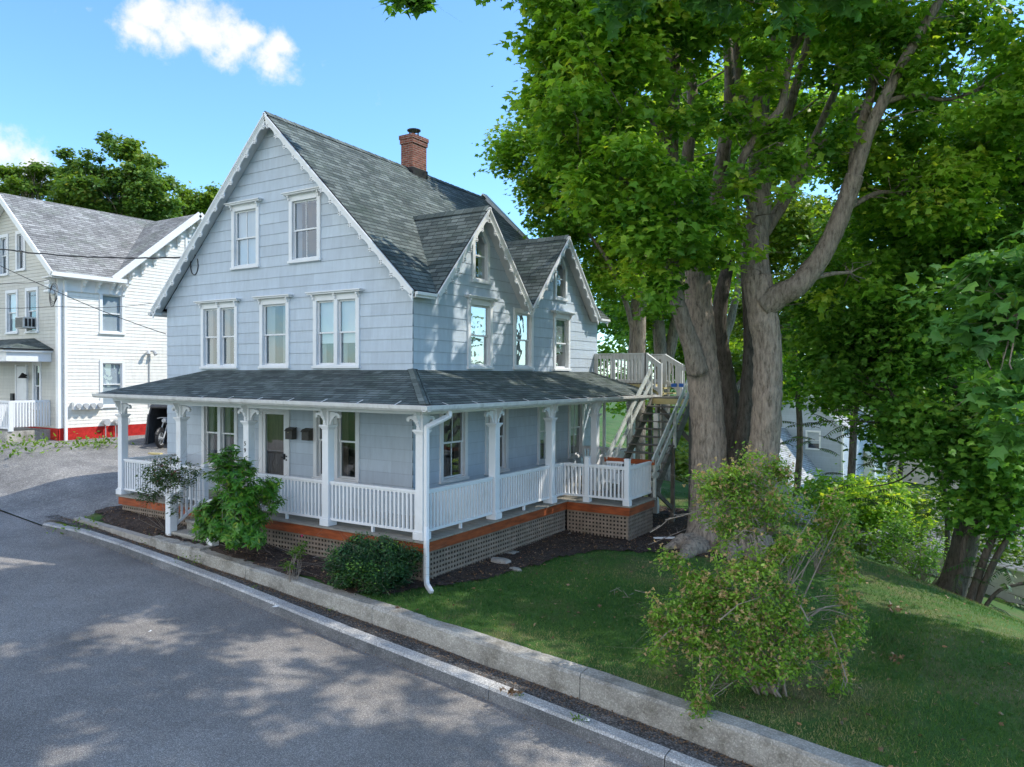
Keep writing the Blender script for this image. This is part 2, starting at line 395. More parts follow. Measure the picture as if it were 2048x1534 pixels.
xs = np.concatenate([[-900,-500,-300,-200,-140,-100,-80,-65,-52,-42,-34,-28,-24,-20,-17,-14,-12,-10.5], np.arange(-9.5, 14.01, .14),
                     [14.6,15.5,17,19,22,26,31,37,45,55,70,90,120,170,240,340,500,900]])
ys = np.concatenate([[-900,-400,-200,-100,-60,-40,-28,-20,-15,-11,-8,-6.2,-5.4], np.arange(-5, 12.01, .14),
                     [12.6,13.5,15,17,20,24,29,35,42,50,60,75,95,130,180,260,400,900]])
def groundz(x, y):
    z = H(x, y) + .018*vnoise(x, y, 1.1, 3) + .01*vnoise(x, y, 3.3, 4)
    far = np.hypot(x, y-5)
    return z - 0*far
g = grid_mesh('ground', xs, ys, groundz, M['lawn']); struct(g)

# bed of dark mulch round the house and the big tree
def inpoly(px, py, poly):
    ins = np.zeros(np.shape(px), bool); n = len(poly)
    for i in range(n):
        x1, y1 = poly[i]; x2, y2 = poly[(i+1) % n]
        c = ((y1 > py) != (y2 > py)) & (px < (x2-x1)*(py-y1)/(y2-y1+1e-12)+x1)
        ins ^= c
    return ins
BED = [(-8.9,-2.35),(-7.5,-2.5),(-5,-2.75),(1.2,-3.05),(1.75,-2.75),(2.05,-1.9),(2.45,-.9),(2.7,.2),(2.9,1.4),(3.3,2.6),(4.1,3.1),(4.9,3.3),(5.8,3.7),(6.2,4.5),(6.0,5.6),(5.2,6.4),(4.4,7.6),(3.6,8.6),(-.2,9),(-.2,-1.5),(-8.9,-1.5)]
def bedmask(x, y):
    w = .16*vnoise(x, y, 1.7, 8) + .1*vnoise(x, y, 5., 9)
    return inpoly(x + w, y + w, BED)
bed = grid_mesh('garden_bed', np.arange(-9, 7, .07), np.arange(-3.4, 9, .07),
                lambda x, y: groundz(x, y) + .03 + .018*vnoise(x, y, 6, 5) + .014*vnoise(x, y, 14, 6), M['mulch'], bedmask, .02); struct(bed)

# street, kerb, pavement, drive
def strip(name, xs, y0, y1, zf, mat, n=6):
    X = np.repeat(xs[None], n+1, 0); t = np.linspace(0, 1, n+1)[:, None]
    Y = y0(xs)[None]*(1-t) + y1(xs)[None]*t
    V = np.stack([X, Y, zf(X, Y)], -1).reshape(-1, 3); nx = len(xs)
    i = np.arange((n+1)*nx).reshape(n+1, nx)
    F = np.stack([i[:-1,:-1], i[:-1,1:], i[1:,1:], i[1:,:-1]], -1).reshape(-1, 4)
    return np_mesh(name, V, F, mat, smooth=True)
rx = np.concatenate([np.linspace(-60, -12, 20), np.arange(-11.5, 40.1, .5)])
road = strip('road', rx, lambda x: yk(x) - 10.5, lambda x: yk(x) + .04, lambda x, y: side(x) - .165 + .012*vnoise(x, y, .5, 12) - .02*np.clip((yk(x)-y-4.5)/5, -1, 1)**2, M['asphalt'], 30); struct(road)
struct(strip('sidewalk', np.arange(-9.4, 40.1, .3), lambda x: yk(x) + .2, lambda x: yw(x) + .03, lambda x, y: side(x) - .012 + .012*vnoise(x, y, 1.4, 13), M['walk'], 10))
dx = np.concatenate([np.linspace(-60, -20, 20), np.append(np.arange(-19.5, -8.8, .35), -8.75)])
def drz(x, y):
    a = sstep(-.1, 2.6, y - yk(x))
    return (side(x) - .155)*(1-a) + (np.maximum(lot(x, y), side(x) - .155) + .03)*a + .02*vnoise(x, y, .8, 14)
struct(strip('driveway', dx, lambda x: yk(x) + .03, lambda x: np.where(x < -8.6, 8.5, 8.5), drz, M['drive'], 34))
struct(strip('path', np.arange(-5.35, -3.3, .2), lambda x: yw(x) + .3, lambda x: yw(x)*0 - 1.95, lambda x, y: groundz(x, y) + .05, M['walk'], 5))

mb = MB(); jx = [-9.05,-5.61,-1.82,1.70,4.80,7.44,10.4,13.4,16.5,19.5,22.5]
for a, b in zip(jx[:-1], jx[1:]):
    for (p, q) in [(a + .008, (a+b)/2), ((a+b)/2, b - .008)]:
        pts = []
        for x in (p, q):
            y = float(yk(x)); z = float(side(x)); w = .21
            tp = .0 if x > -8.9 else -.10
            pts.append([(x, y-.012, z-.19), (x, y+w, z-.25), (x, y+w, z+.005+tp), (x, y+.035, z+.002+tp), (x, y+.004, z-.03+tp)])
        A, B = pts
        for i, mi in ((0,0),(1,0),(2,0),(3,1),(4,1)):
            j = (i+1) % 5
            mb.poly([A[i], B[i], B[j], A[j]], 0 if i in (2,) else (1 if i == 4 else 0))
        if p == a + .008: mb.poly(A)
        if q == b - .008: mb.poly(B)
kerb = mb.build('kerb', [M['granite'], M['kerb_face']]); struct(kerb)

mb = MB(); x = -5.05; segs = []
joints = [-1.6, 1.9, 5.95, 10.2, 14.5]
while x < 24:
    x2 = min(x + .28, 24.)
    for j in joints:
        if x < j - .01 < x2: x2 = j
    segs.append((x, x2)); x = x2
prof = {}
def wp(x, o=0):
    k = round(x, 3)
    if k not in prof:
        y = float(yw(x)); z = float(wtop(x)); n = lambda s: rnd.uniform(-s, s)
        prof[k] = [(x, y+n(.006)-.012, z-.9), (x, y+n(.008), z-.04+n(.008)), (x, y+.03+n(.008), z+n(.006)), (x, y+.27, z+.004+n(.006)), (x, y+.31, z-.02), (x, y+.31, z-.9)]
    return prof[k]
for a, b in segs:
    A = wp(a); B = wp(b)
    if any(abs(a-j) < 1e-4 for j in joints): A = [(p[0]+.012, p[1], p[2]) for p in A]
    for i in range(5): mb.poly([A[i], B[i], B[i+1], A[i+1]])
    if a < -5: mb.poly(A)
    if any(abs(b-j) < 1e-4 for j in joints): mb.poly(B)
    if any(abs(a-j) < 1e-4 for j in joints): mb.poly(A)
tag(mb.build('retaining_wall', M['concrete']), 'low weathered concrete retaining wall edging the lawn above the sidewalk', 'wall')
mb = MB()
for i in range(14):
    a = -8.5 + i*.247; b = a + .24
    za, zb = float(groundz(a, yw(a)+.15)), float(groundz(b, yw(b)+.15))
    ya, yb = float(yw(a)), float(yw(b)); h = .05 + .003*i
    za = float(side(a)) + .05 + .006*i; zb = float(side(b)) + .05 + .006*(i+1)
    mb.hexa([(a,ya,za-.4),(b,yb,zb-.4),(b,yb+.16,zb-.4),(a,ya+.16,za-.4),(a,ya,za),(b,yb,zb),(b,yb+.16,zb+.01),(a,ya+.16,za+.01)])
tag(mb.build('garden_edging', M['stone']), 'dark low stone edging of the bed left of the concrete wall', 'edging')

# ------------------------------------------------------------------ the blue-grey house
HL = thing('house', 'blue-grey shingled Victorian house with steep gables, white scalloped trim and wraparound porch', 'house')
W, L, XC = 8.888, 9.06, -4.44
TF = lambda p: (p[0], -p[1], p[2])          # front wall: (u, out, z)
TS = lambda p: (p[1], p[0], p[2])           # right side wall
TK = lambda p: (p[0], L + p[1], p[2])
TL = lambda p: (-W - p[1], p[0], p[2])
ZR = 4.6635
def ridge_z(y): return 9.47 - .021*max(y, 0)
GC = [(2.5, 7.16), (6.58, 7.09)]
def front_iv(z):
    if z <= 4.9: return [(-W, 0.)]
    h = (9.38 - z)/.985
    return [(XC - h, XC + h)] if h > .02 else []
def side_iv(z):
    if z <= 4.78: return [(0., L)]
    out = []
    for c, t in GC:
        h = (t - .06 - z)/1.14
        if h > .02: out.append((c - h, c + h))
    return out
def siding(name, T, iv, z0, z1, crit, opens, parent, mat, step=.27, zr=ZR, lipd=.011, label=None):
    mb = MB(T); k0 = math.floor((z0 - zr)/step)
    z = zr + k0*step
    while z < z1:
        zb, zt = z, z + step
        br = sorted(set([zb, zt] + [c for o in opens for c in (o[2], o[3]) if zb < c < zt] + [c for c in crit if zb < c < zt]))
        br = [min(max(b, z0), z1) for b in br]
        for a, b in zip(br[:-1], br[1:]):
            if b - a < 1e-5: continue
            A = iv(a + 1e-4); B = iv(b - 1e-4)
            if len(A) != len(B): continue
            for (a0, a1), (b0, b1) in zip(A, B):
                cuts = sorted([(o[0], o[1]) for o in opens if o[2] <= a + 1e-4 and o[3] >= b - 1e-4 and o[1] > a0 and o[0] < a1])
                edges = [(a0, b0)] + [e for c in cuts for e in ((c[0], c[0]), (c[1], c[1]))] + [(a1, b1)]
                for i in range(0, len(edges), 2):
                    (p0, q0), (p1, q1) = edges[i], edges[i+1]
                    na = lipd*(1 - (a - zb)/step) + .002; nb_ = lipd*(1 - (b - zb)/step) + .002
                    v = lambda zz: zz - zr + step*40
                    mb.poly([(p0,na,a),(p1,na,a),(q1,nb_,b),(q0,nb_,b)], 0, [(p0,v(a)),(p1,v(a)),(q1,v(b)),(q0,v(b))])
                    if a == zb: mb.poly([(p0,.0,a),(p1,.0,a),(p1,na,a),(p0,na,a)], 0, [(p0,v(a)),(p1,v(a)),(p1,v(a)+.001),(p0,v(a)+.001)])
        z += step
    return mb.build(name, mat, parent)

def window(parent, T, u0, u1, z0, z1, pair=False, muntin=False, hood=True, shade='curtain', glass='glass', name='window', cw=.115, white='white', deep=.3, inter=True):
    """casing (part) > sash, pane, curtain, hood (sub-parts); returns the wall opening"""
    T_ = T; w = M[white]
    o0, o1, p0, p1 = u0+cw, u1-cw, z0+.09, z1-.13
    mb = MB(T_)
    mb.box(u0, o0, -.02, .045, z0+.06, z1); mb.box(o1, u1, -.02, .045, z0+.06, z1)
    mb.box(o0, o1, -.02, .043, p1, z1); mb.box(u0-.02, u1+.02, -.03, .075, z0, z0+.06); mb.box(o0, o1, -.02, .04, z0+.06, p0)
    mid = (o0+o1)/2; lights = [(o0, o1)]
    if pair: mb.box(mid-.06, mid+.06, -.02, .044, p0, p1); lights = [(o0, mid-.06), (mid+.06, o1)]
    # reveals
    for a, b in lights:
        mb.box(a-.01, a, -deep, -.02, p0, p1); mb.box(b, b+.01, -deep, -.02, p0, p1)
        mb.box(a, b, -deep, -.02, p0-.01, p0); mb.box(a, b, -deep, -.02, p1, p1+.01)
    win = mb.build(name, w, parent, bevel=.005)
    if hood:
        mb = MB(T_); e = .14
        mb.box(u0-e, u1+e, .0, .17, z1+.055, z1+.085); mb.box(u0-e+.03, u1+e-.03, .0, .14, z1+.02, z1+.055)
        mb.box(u0, u1, .0, .05, z1, z1+.02)
        for u in ([u0+.03, u1-.03] + ([mid] if pair else [])):
            mb.box(u-.025, u+.025, .045, .12, z1-.03, z1+.02); mb.box(u-.02, u+.02, .045, .09, z1-.1, z1-.03)
        mb.build('hood', w, win, bevel=.004)
    sm = MB(T_); gm = MB(T_); cm = MB(T_); zm = (p0+p1)/2; im = MB(T_)
    for a, b in lights:
        for lo, hi, n0 in ((zm-.02, p1, -.035), (p0, zm+.02, -.06)):
            f = .04
            sm.box(a, a+f, n0-.015, n0+.015, lo, hi); sm.box(b-f, b, n0-.015, n0+.015, lo, hi)
            sm.box(a+f, b-f, n0-.0148, n0+.0148, lo, lo+f); sm.box(a+f, b-f, n0-.0148, n0+.0148, hi-f, hi)
            if muntin: sm.box((a+b)/2-.011, (a+b)/2+.011, n0-.012, n0+.012, lo+f, hi-f)
            gm.poly([(a+f*.5, n0, lo+f*.5), (b-f*.5, n0, lo+f*.5), (b-f*.5, n0, hi-f*.5), (a+f*.5, n0, hi-f*.5)])
        if shade == 'blind': cm.poly([(a, -.1, p0), (b, -.1, p0), (b, -.1, p1), (a, -.1, p1)])
        elif shade == 'half': cm.poly([(a, -.1, zm-.25), (b, -.1, zm-.25), (b, -.1, p1), (a, -.1, p1)])
        elif shade in ('curtain', 'drape'):
            w_ = (b-a)
            for c0, c1 in ((a, a+w_*.36), (b-w_*.30, b)):
                n = 10
                for i in range(n):
                    x0 = c0+(c1-c0)*i/n; x1 = c0+(c1-c0)*(i+1)/n; d0 = -.11-.025*(i % 2); d1 = -.11-.025*((i+1) % 2)
                    cm.poly([(x0,d0,p0),(x1,d1,p0),(x1,d1,p1),(x0,d0,p1)])
        im.poly([(a-.01,-deep+.005,p0-.01),(b+.01,-deep+.005,p0-.01),(b+.01,-deep+.005,p1+.01),(a-.01,-deep+.005,p1+.01)])
    sm.build('sash', w, win, bevel=.003)
    gm.build('pane', M[glass], win)
    if cm.v: cm.build('curtain', M['drape' if shade == 'drape' else ('blind' if shade in ('blind', 'half') else 'curtain')], win)
    if inter: im.build('room_dark_panel', M['interior'], win)  # flat dark panel painted as the unlit room
    return (o0-.01, o1+.01, p0-.01, p1+.01)

of = []; os_ = []
for (a, b, z0, z1, pair, mun, hood, sh) in [(-6.06,-4.99,5.77,7.40,0,1,1,'blind'), (-3.89,-2.81,5.77,7.40,0,1,1,'none'),
        (-7.335,-5.835,3.215,4.94,1,0,1,'curtain'), (-4.967,-3.89,3.215,4.94,0,0,1,'curtain'), (-3.05,-1.556,3.215,4.94,1,0,1,'half'),
        (-7.31,-5.84,.57,2.50,1,0,0,'curtain'), (-3.04,-1.555,.57,2.50,1,0,0,'drape')]:
    of.append(window(HL, TF, a, b, z0, z1, bool(pair), bool(mun), bool(hood), sh))
for (a, b, z0, z1, hood, sh, gl, mun) in [(2.0,3.06,3.215,4.90,1,'blind','glass_sky',0), (4.06,5.06,3.215,4.84,0,'blind','glass_sky',0), (6.21,7.19,3.2,4.84,1,'half','glass_sky',0),
        (.93,2.0,.58,2.45,0,'drape','glass',1), (2.76,3.8,.58,2.45,0,'drape','glass',1), (5.32,6.33,.58,2.45,0,'half','glass',1), (7.12,8.11,.58,2.45,0,'half','glass',1)]:
    os_.append(window(HL, TS, a, b, z0, z1, False, bool(mun), bool(hood), sh, gl))
# pointed attic windows in the side gables
def gothic(c, z0, z1, zp, hw=.37):
    T = TS; mb = MB(T); cw = .11; i = hw - cw
    mb.box(c-hw, c-i, -.02, .045, z0+.06, zp); mb.box(c+i, c+hw, -.02, .045, z0+.06, zp)
    mb.box(c-hw-.015, c+hw+.015, -.03, .07, z0, z0+.06); mb.box(c-i, c+i, -.02, .043, z0+.06, z0+.09)
    for s in (-1, 1):
        mb.prism([(c+s*hw,-.02,zp),(c+s*i,-.02,zp),(c,-.02,z1-.13),(c,-.02,z1)], (0,.065,0))
    for s in (-1, 1): mb.poly([(c+s*i,-.02,z0+.09),(c+s*i,-.25,z0+.09),(c+s*i,-.25,zp),(c+s*i,-.02,zp)]); mb.poly([(c+s*i,-.02,zp),(c+s*i,-.25,zp),(c,-.25,z1-.13),(c,-.02,z1-.13)])
    win = mb.build('attic_window', M['white'], HL, bevel=.004)
    sm = MB(T); zm = (z0+.09+z1-.2)/2
    for s in (-1, 1):
        sm.box(c+s*i-.02, c+s*i+.02, -.06, -.03, z0+.09, zp)
        sm.prism([(c+s*(i+.01),-.06,zp),(c+s*(i-.03),-.06,zp),(c,-.06,z1-.19),(c,-.06,z1-.13)], (0,.03,0))
    sm.box(c-i+.02, c+i-.02, -.059, -.031, z0+.09, z0+.13); sm.box(c-i+.02, c+i-.02, -.059, -.028, zm-.02, zm+.02)
    sm.build('sash', M['white'], win)
    gm = MB(T); gm.poly([(c-i,-.045,z0+.09),(c+i,-.045,z0+.09),(c+i,-.045,zp),(c,-.045,z1-.14),(c-i,-.045,zp)]); gm.build('pane', M['glass'], win)
    im = MB(T); im.poly([(c-i,-.25,z0+.09),(c+i,-.25,z0+.09),(c+i,-.25,zp),(c,-.25,z1-.13),(c-i,-.25,zp)]); im.build('room_dark_panel', M['interior'], win)
    os_.append((c-i-.01, c+i+.01, z0+.08, zp))
    os_.append((c-i*.5, c+i*.5, zp, zp+(z1-.13-zp)*.45))
gothic(2.555, 5.32, 6.78, 6.32); gothic(6.62, 5.24, 6.62, 6.18)
# front door with glazed storm door
mb = MB(TF); da, db = -4.985, -3.866
mb.box(da, da+.13, -.02, .05, 0, 2.36); mb.box(db-.13, db, -.02, .05, 0, 2.36); mb.box(da+.13, db-.13, -.02, .048, 2.16, 2.36)
mb.box(da+.13, db-.13, -.02, .06, 0, .05); mb.box(da+.13, da+.22, -.02, .03, .05, 2.16); mb.box(db-.22, db-.13, -.02, .03, .05, 2.16)
mb.box(da+.22, db-.22, -.02, .03, .05, .22); mb.box(da+.22, db-.22, -.02, .03, 2.08, 2.16)
for a in (da+.12, db-.13): mb.box(a, a+.01, -.3, -.02, 0, 2.2)
door = mb.build('front_door', M['white'], HL, bevel=.004)
mb = MB(TF); mb.poly([(da+.22,.0,.22),(db-.22,.0,.22),(db-.22,.0,2.08),(da+.22,.0,2.08)]); mb.build('pane', M['glass'], door)
mb = MB(TF); mb.box(db-.2, db-.15, .03, .07, .98, 1.12); mb.tube([(db-.19,.06,1.03),(db-.24,.08,1.03)], .012, 6); mb.box(db-.1,db-.07,.05,.07,1.05,1.08); mb.box(db-.1,db-.07,.05,.07,.96,.99); mb.build('handle', M['black'], door)
mb = MB(TF); mb.poly([(da+.13,-.12,0),(db-.13,-.12,0),(db-.13,-.12,2.16),(da+.13,-.12,2.16)]); mb.build('inner_door', M['drape'], door)
of.append((da+.12, db-.12, 0, 2.2))

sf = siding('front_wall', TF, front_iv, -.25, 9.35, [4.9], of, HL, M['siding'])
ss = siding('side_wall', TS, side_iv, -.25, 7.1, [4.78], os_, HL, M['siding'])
siding('rear_wall', TK, front_iv, -.9, 9.2, [4.9], [], HL, M['siding'])
siding('side_wall', TL, lambda z: [(0., L)] if z < 4.9 else [], -.9, 4.9, [], [], HL, M['siding'])
mb = MB(); mb.box(-W+.03, -.03, .03, L-.03, -1.2, -.26); mb.build('foundation', M['stone'], HL)
mb = MB(); mb.box(-W+.36, -.36, .36, L-.36, -.2, 4.7); mb.build('room_dark_box', M['interior'], HL)  # near-black box standing in for the darkness indoors

# roofs
def roofface(mb, pts, v0=None, mi=0, th=.05):
    P = [Vector(p) for p in pts]; n = (P[1]-P[0]).cross(P[2]-P[0]).normalized()
    if n.z < 0: n = -n
    vd = (Vector((0,0,1)) - n*n.z).normalized(); ud = vd.cross(n)
    o = P[0] if v0 is None else Vector(v0)
    mb.poly(P, mi, [(p.dot(ud), (p-o).dot(vd) + 5.8) for p in P])
    mb.prism([p - n*.004 for p in P], -n*th, mi+1)
mr = M['roof']; edge = M['black']
OV = .30; eX = OV; zE = 4.875; yf, yr = -OV, L + OV
zf, zb = ridge_z(0)+.02, ridge_z(yr)
main = MB()
def mz(x, y):   # main right slope height
    t = (y - yf)/(yr - yf); zr_ = zf + (zb - zf)*t
    return zE + (zr_ - zE)*(eX - x)/(eX - XC)
vb = []
for c, t in GC:
    k = (zf + (zb-zf)*(c-yf)/(yr-yf) - zE)/(eX - XC)
    vb.append(eX - (t - zE)/k)
ym = (GC[0][0]+GC[1][0])/2
gy0, gy1 = GC[0][0]-2.06, GC[1][0]+2.06
right = [(XC,yf,zf),(eX,yf,zE),(eX,gy0,zE),(vb[0],GC[0][0],GC[0][1]),(eX,ym,zE),(vb[1],GC[1][0],GC[1][1]),(eX,gy1,zE),(eX,yr,zE),(XC,yr,zb)]
# split the slope into triangles/quads so that its slight sag stays clean
rp = lambda i: right[i]
for tri in [(0,1,2),(0,2,3),(3,4,5),(0,3,5,8),(5,6,8),(6,7,8)]: roofface(main, [rp(i) for i in tri], (eX,yf,zE))
lx = 2*XC - eX
roofface(main, [(XC,yr,zb),(lx,yr,zE),(lx,yf,zE),(XC,yf,zf)], (lx,yf,zE))
for i in range(32):   # ridge caps
    y0 = yf + (yr-yf)*i/32; y1 = yf + (yr-yf)*(i+1)/32 + .05
    for s in (1, -1):
        z0 = zf+(zb-zf)*(y0-yf)/(yr-yf); z1 = zf+(zb-zf)*min(1,(y1-yf)/(yr-yf))
        main.poly([(XC,y0,z0+.03),(XC,y1,z1+.018),(XC+s*.14,y1,z1-.118),(XC+s*.14,y0,z0-.106)], 0, [(y0,5.85),(y1,5.85),(y1,5.93),(y0,5.93)])
for (c, t), xb in zip(GC, vb):
    roofface(main, [(eX,c,t),(xb,c,t),(eX,c-2.06 if c < 4 else ym,zE)], (eX,ym,zE))
    roofface(main, [(xb,c,t),(eX,c,t),(eX,ym if c < 4 else c+2.06,zE)], (eX,ym,zE))
    for i in range(8):
        x0 = eX - (eX-xb)*i/8; x1 = eX - (eX-xb)*(i+1)/8 - .03
        for s in (1, -1): main.poly([(x0,c,t+.03),(x1,c,t+.02),(x1,c+s*.12,t-.117),(x0,c+s*.12,t-.107)], 0, [(x0,5.85),(x1,5.85),(x1,5.92),(x0,5.92)])
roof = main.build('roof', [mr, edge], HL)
# soffits
mb = MB(); k = (zf-zE)/(eX-XC)
def sl(x): return zE + (eX-x)*k - .075 if x > XC else zE + (x-lx)*k - .075
for y0, y1 in ((yf+.04, .0), (L, yr-.04)):
    mb.prism([(XC,y0,sl(XC)),(eX,y0,sl(eX)),(eX,y0,sl(eX)-.03),(XC,y0,sl(XC)-.04)], (0,y1-y0,0)); mb.prism([(XC,y0,sl(XC)),(lx,y0,sl(lx)),(lx,y0,sl(lx)-.03),(XC,y0,sl(XC)-.04)], (0,y1-y0,0))
for c, t in GC:
    for s in (-1, 1):
        mb.prism([(eX-.04,c,t-.075),(eX-.04,c+s*2.04,zE-.075),(eX-.04,c+s*2.04,zE-.105),(eX-.04,c,t-.115)], (-(eX-.04),0,0))
mb.box(0, eX-.03, -.02, gy0, zE-.13, zE-.1); mb.box(0, eX-.03, gy1, L, zE-.13, zE-.1); mb.box(-W-eX+.03, -W, 0, L, zE-.13, zE-.1)
mb.build('soffit', M['soffit'], roof)
# eave trim
mb = MB()
for a, b in ((yf+.03, gy0-.02), (gy1+.02, yr-.03)):
    mb.box(eX-.03, eX+.0, a, b, zE-.15, zE-.035); mb.box(eX-.002, eX+.05, a, b, zE-.1, zE-.03); mb.build('eave_board', M['white'], HL, bevel=.005); mb = MB()
mb.box(-W-eX, -W-eX+.03, yf, yr, zE-.15, zE-.035)
mb.build('eave_board', M['white'], HL, bevel=.005)
mb = MB(); mb.tube([(-W-eX-.06, yf-.02, zE-.12), (-W-eX-.06, L+.2, zE-.16)], .065, 8); mb.build('gutter', M['white_worn'], HL)

def rake(apex, eave, nv, period=.43, tip=True):
    """molded rake board with a scalloped bargeboard below; nv points out of the gable"""
    A = Vector(apex); E = Vector(eave); nv = Vector(nv); d = (E-A).normalized(); Ls = (E-A).length
    t = Vector((0,0,-1)) - d*(-d.z); t.normalize()
    P = lambda s, tt, n: A + d*s + t*tt + nv*n
    mb = MB()
    def bar(t0, t1, n0, n1, s0=0., s1=None):
        s1 = Ls if s1 is None else s1
        mb.hexa([P(s0,t0,n0),P(s1,t0,n0),P(s1,t0,n1),P(s0,t0,n1),P(s0,t1,n0),P(s1,t1,n0),P(s1,t1,n1),P(s0,t1,n1)])
    bar(.028,.062,-.06,.035); bar(.062,.09,-.06,.02); bar(.09,.125,-.06,.005)
    board = mb.build('rake_board', M['white'], HL)
    mb = MB(); n = int(Ls/period); off = (Ls - n*period)*.5
    prof = [(0,.165),(.1,.166),(.2,.17),(.28,.178),(.33,.19),(.36,.205),(.385,.235),(.42,.252),(.58,.252),(.615,.235),(.64,.205),(.67,.19),(.72,.178),(.8,.17),(.9,.166),(1,.165)]
    sp = [(0,.165)]
    for i in range(n):
        for u, b in prof[:-1]: sp.append((off + (i+u)*period, b))
    sp.append((Ls, .165))
    n0, n1 = -.035, -.005
    for (s0, b0), (s1, b1) in zip(sp[:-1], sp[1:]):
        if s1 - s0 < 1e-4: continue
        mb.hexa([P(s0,.12,n0),P(s1,.12,n0),P(s1,.12,n1),P(s0,.12,n1),P(s0,b0,n0),P(s1,b1,n0),P(s1,b1,n1),P(s0,b0,n1)])
    for i in range(n):
        s = off + (i+.5)*period; c = P(s, .205, n1+.002); hz = Vector((0,0,1)); hx = nv.cross(hz)
        for a in (-1, 1):
            for b in (-1, 1):
                q = c + hx*(a*.024) + hz*(b*.022); r = .011
                mb.poly([q-hx*r-hz*r, q+hx*r-hz*r, q+hx*r+hz*r, q-hx*r+hz*r], 1)
    if tip:
        q = P(Ls-.02, .12, n0); hx = Vector((d.x, d.y, 0)).normalized()
        mb.prism([q - hx*.10 + Vector((0,0,-.02)), q + hx*.03, q + hx*.03 + Vector((0,0,-.17)), q - hx*.02 + Vector((0,0,-.09))], nv*.03)
    mb.build('bargeboard', [M['white'], M['black']], board)
rake((XC,yf-.005,zf), (eX,yf-.005,zE), (0,-1,0)); rake((XC,yf-.005,zf), (lx,yf-.005,zE), (0,-1,0))
rake((XC,yr+.005,zb), (eX,yr+.005,zE), (0,1,0))
for c, t in GC:
    rake((eX+.005,c,t), (eX+.005,c-2.06,zE), (1,0,0), .36); rake((eX+.005,c,t), (eX+.005,c+2.06,zE), (1,0,0), .36)

# chimney (sub-part of the roof)
cx, cy = XC, 5.35
mb = MB()
def brickbox(x0,x1,y0,y1,z0,z1):
    for (a,b,c_,d) in (((x0,y0),(x1,y0),0,x1-x0),((x1,y0),(x1,y1),0,y1-y0),((x1,y1),(x0,y1),0,x1-x0),((x0,y1),(x0,y0),0,y1-y0)):
        mb.poly([(a[0],a[1],z0),(b[0],b[1],z0),(b[0],b[1],z1),(a[0],a[1],z1)], 0, [(0,z0),(d,z0),(d,z1),(0,z1)])
    mb.poly([(x0,y0,z1),(x1,y0,z1),(x1,y1,z1),(x0,y1,z1)], 1); mb.poly([(x0,y0,z0),(x1,y0,z0),(x1,y1,z0),(x0,y1,z0)], 1)
brickbox(cx-.23,cx+.23,cy-.33,cy+.33,8.6,10.1); brickbox(cx-.26,cx+.26,cy-.36,cy+.36,10.1,10.24); brickbox(cx-.28,cx+.28,cy-.38,cy+.38,10.24,10.36)
ch = mb.build('chimney', [M['brick'], M['concrete']], roof)
mb = MB(); mb.tube([(cx,cy,10.36),(cx,cy,10.42)], .17, 14)
mb.tube([(cx,cy,10.56),(cx,cy,10.59)], .21, 14)
for k in range(6): a = k*math.pi/3; mb.box(cx+.15*math.cos(a)-.008, cx+.15*math.cos(a)+.008, cy+.15*math.sin(a)-.008, cy+.15*math.sin(a)+.008, 10.42, 10.56)
mb.build('chimney_cap', M['black'], roof)
mb = MB()
mb.box(cx-.26,cx+.26,cy-.36,cy+.36,8.95,9.36); mb.build('chimney_flashing', M['black'], roof)

# porch -----------------------------------------------------------------
PF, PS = 1.875, 1.812; eF, eS = PF+.33, PS+.33; zj, zg = 3.18, 2.53; XL = -8.10; xl = -8.42; yE = 8.75
pr_ = MB()
roofface(pr_, [(-7.1,-.0,zj),(xl,-eF,zg+.06),(0,0,zj)], (xl,-eF,zg+.06)); roofface(pr_, [(xl,-eF,zg+.06),(eS,-eF,zg),(0,0,zj)], (eS,-eF,zg))
roofface(pr_, [(0,0,zj),(eS,-eF,zg),(eS,yE,zg)], (eS,-eF,zg)); roofface(pr_, [(0,0,zj),(eS,yE,zg),(0,yE,zj)], (eS,-eF,zg))
roofface(pr_, [(-7.1,0,zj),(xl,.02,zg+.06),(xl,-eF,zg+.06)], (xl,-eF,zg))
n = 18
for i in range(n):     # hip caps
    t0, t1 = i/n, min(1, (i+1.35)/n)
    p = lambda t: Vector((eS*(1-t), -eF*(1-t), zg+(zj-zg)*t))
    a, b = p(t0), p(t1); kz = (zj-zg)
    for s in (0, 1):
        dv = Vector((-.16, 0, 0)) if s == 0 else Vector((0, .16, 0))
        lift = Vector((0,0,.032)); 
        pr_.poly([a+lift*.6, b+lift, b+dv+Vector((0,0,.018)), a+dv+Vector((0,0,.008))], 0, [(t0*3,5.8+s*.2),(t1*3,5.8+s*.2),(t1*3,5.93+s*.2),(t0*3,5.93+s*.2)])
proof = pr_.build('porch_roof', [mr, edge], HL)
mb = MB()
mb.box(XL+.2, 0, -PF+.2, .0, 2.50, 2.53); mb.box(0.0, PS-.2, -PF+.2, 8.0, 2.498, 2.528)
mb.build('porch_ceiling', M['soffit'], HL)
I = .15; fy = -PF + I; sx = PS - I
mb = MB()
mb.box(XL+.05, sx+.09, fy-.09, fy+.09, 2.33, 2.60); mb.box(sx-.088, sx+.088, fy+.09, 8.1, 2.328, 2.598)
mb.box(XL+.05, XL+.22, fy+.09, 0, 2.332, 2.602); mb.box(0, sx-.09, 7.92, 8.08, 2.332, 2.6)
mb.box(XL-.02, PS+.1, -PF-.1, -PF-.06, 2.39, 2.53); mb.box(PS+.06, PS+.1, -PF-.06, yE-.1, 2.388, 2.528)
mb.box(XL-.02, PS+.1, -PF-.06, -PF+.1, 2.42, 2.44); mb.box(PS-.1, PS+.06, -PF, yE-.1, 2.418, 2.438)
mb.build('porch_beam', M['white'], HL, bevel=.006)
mb = MB()   # gutters: open half-round troughs on straps
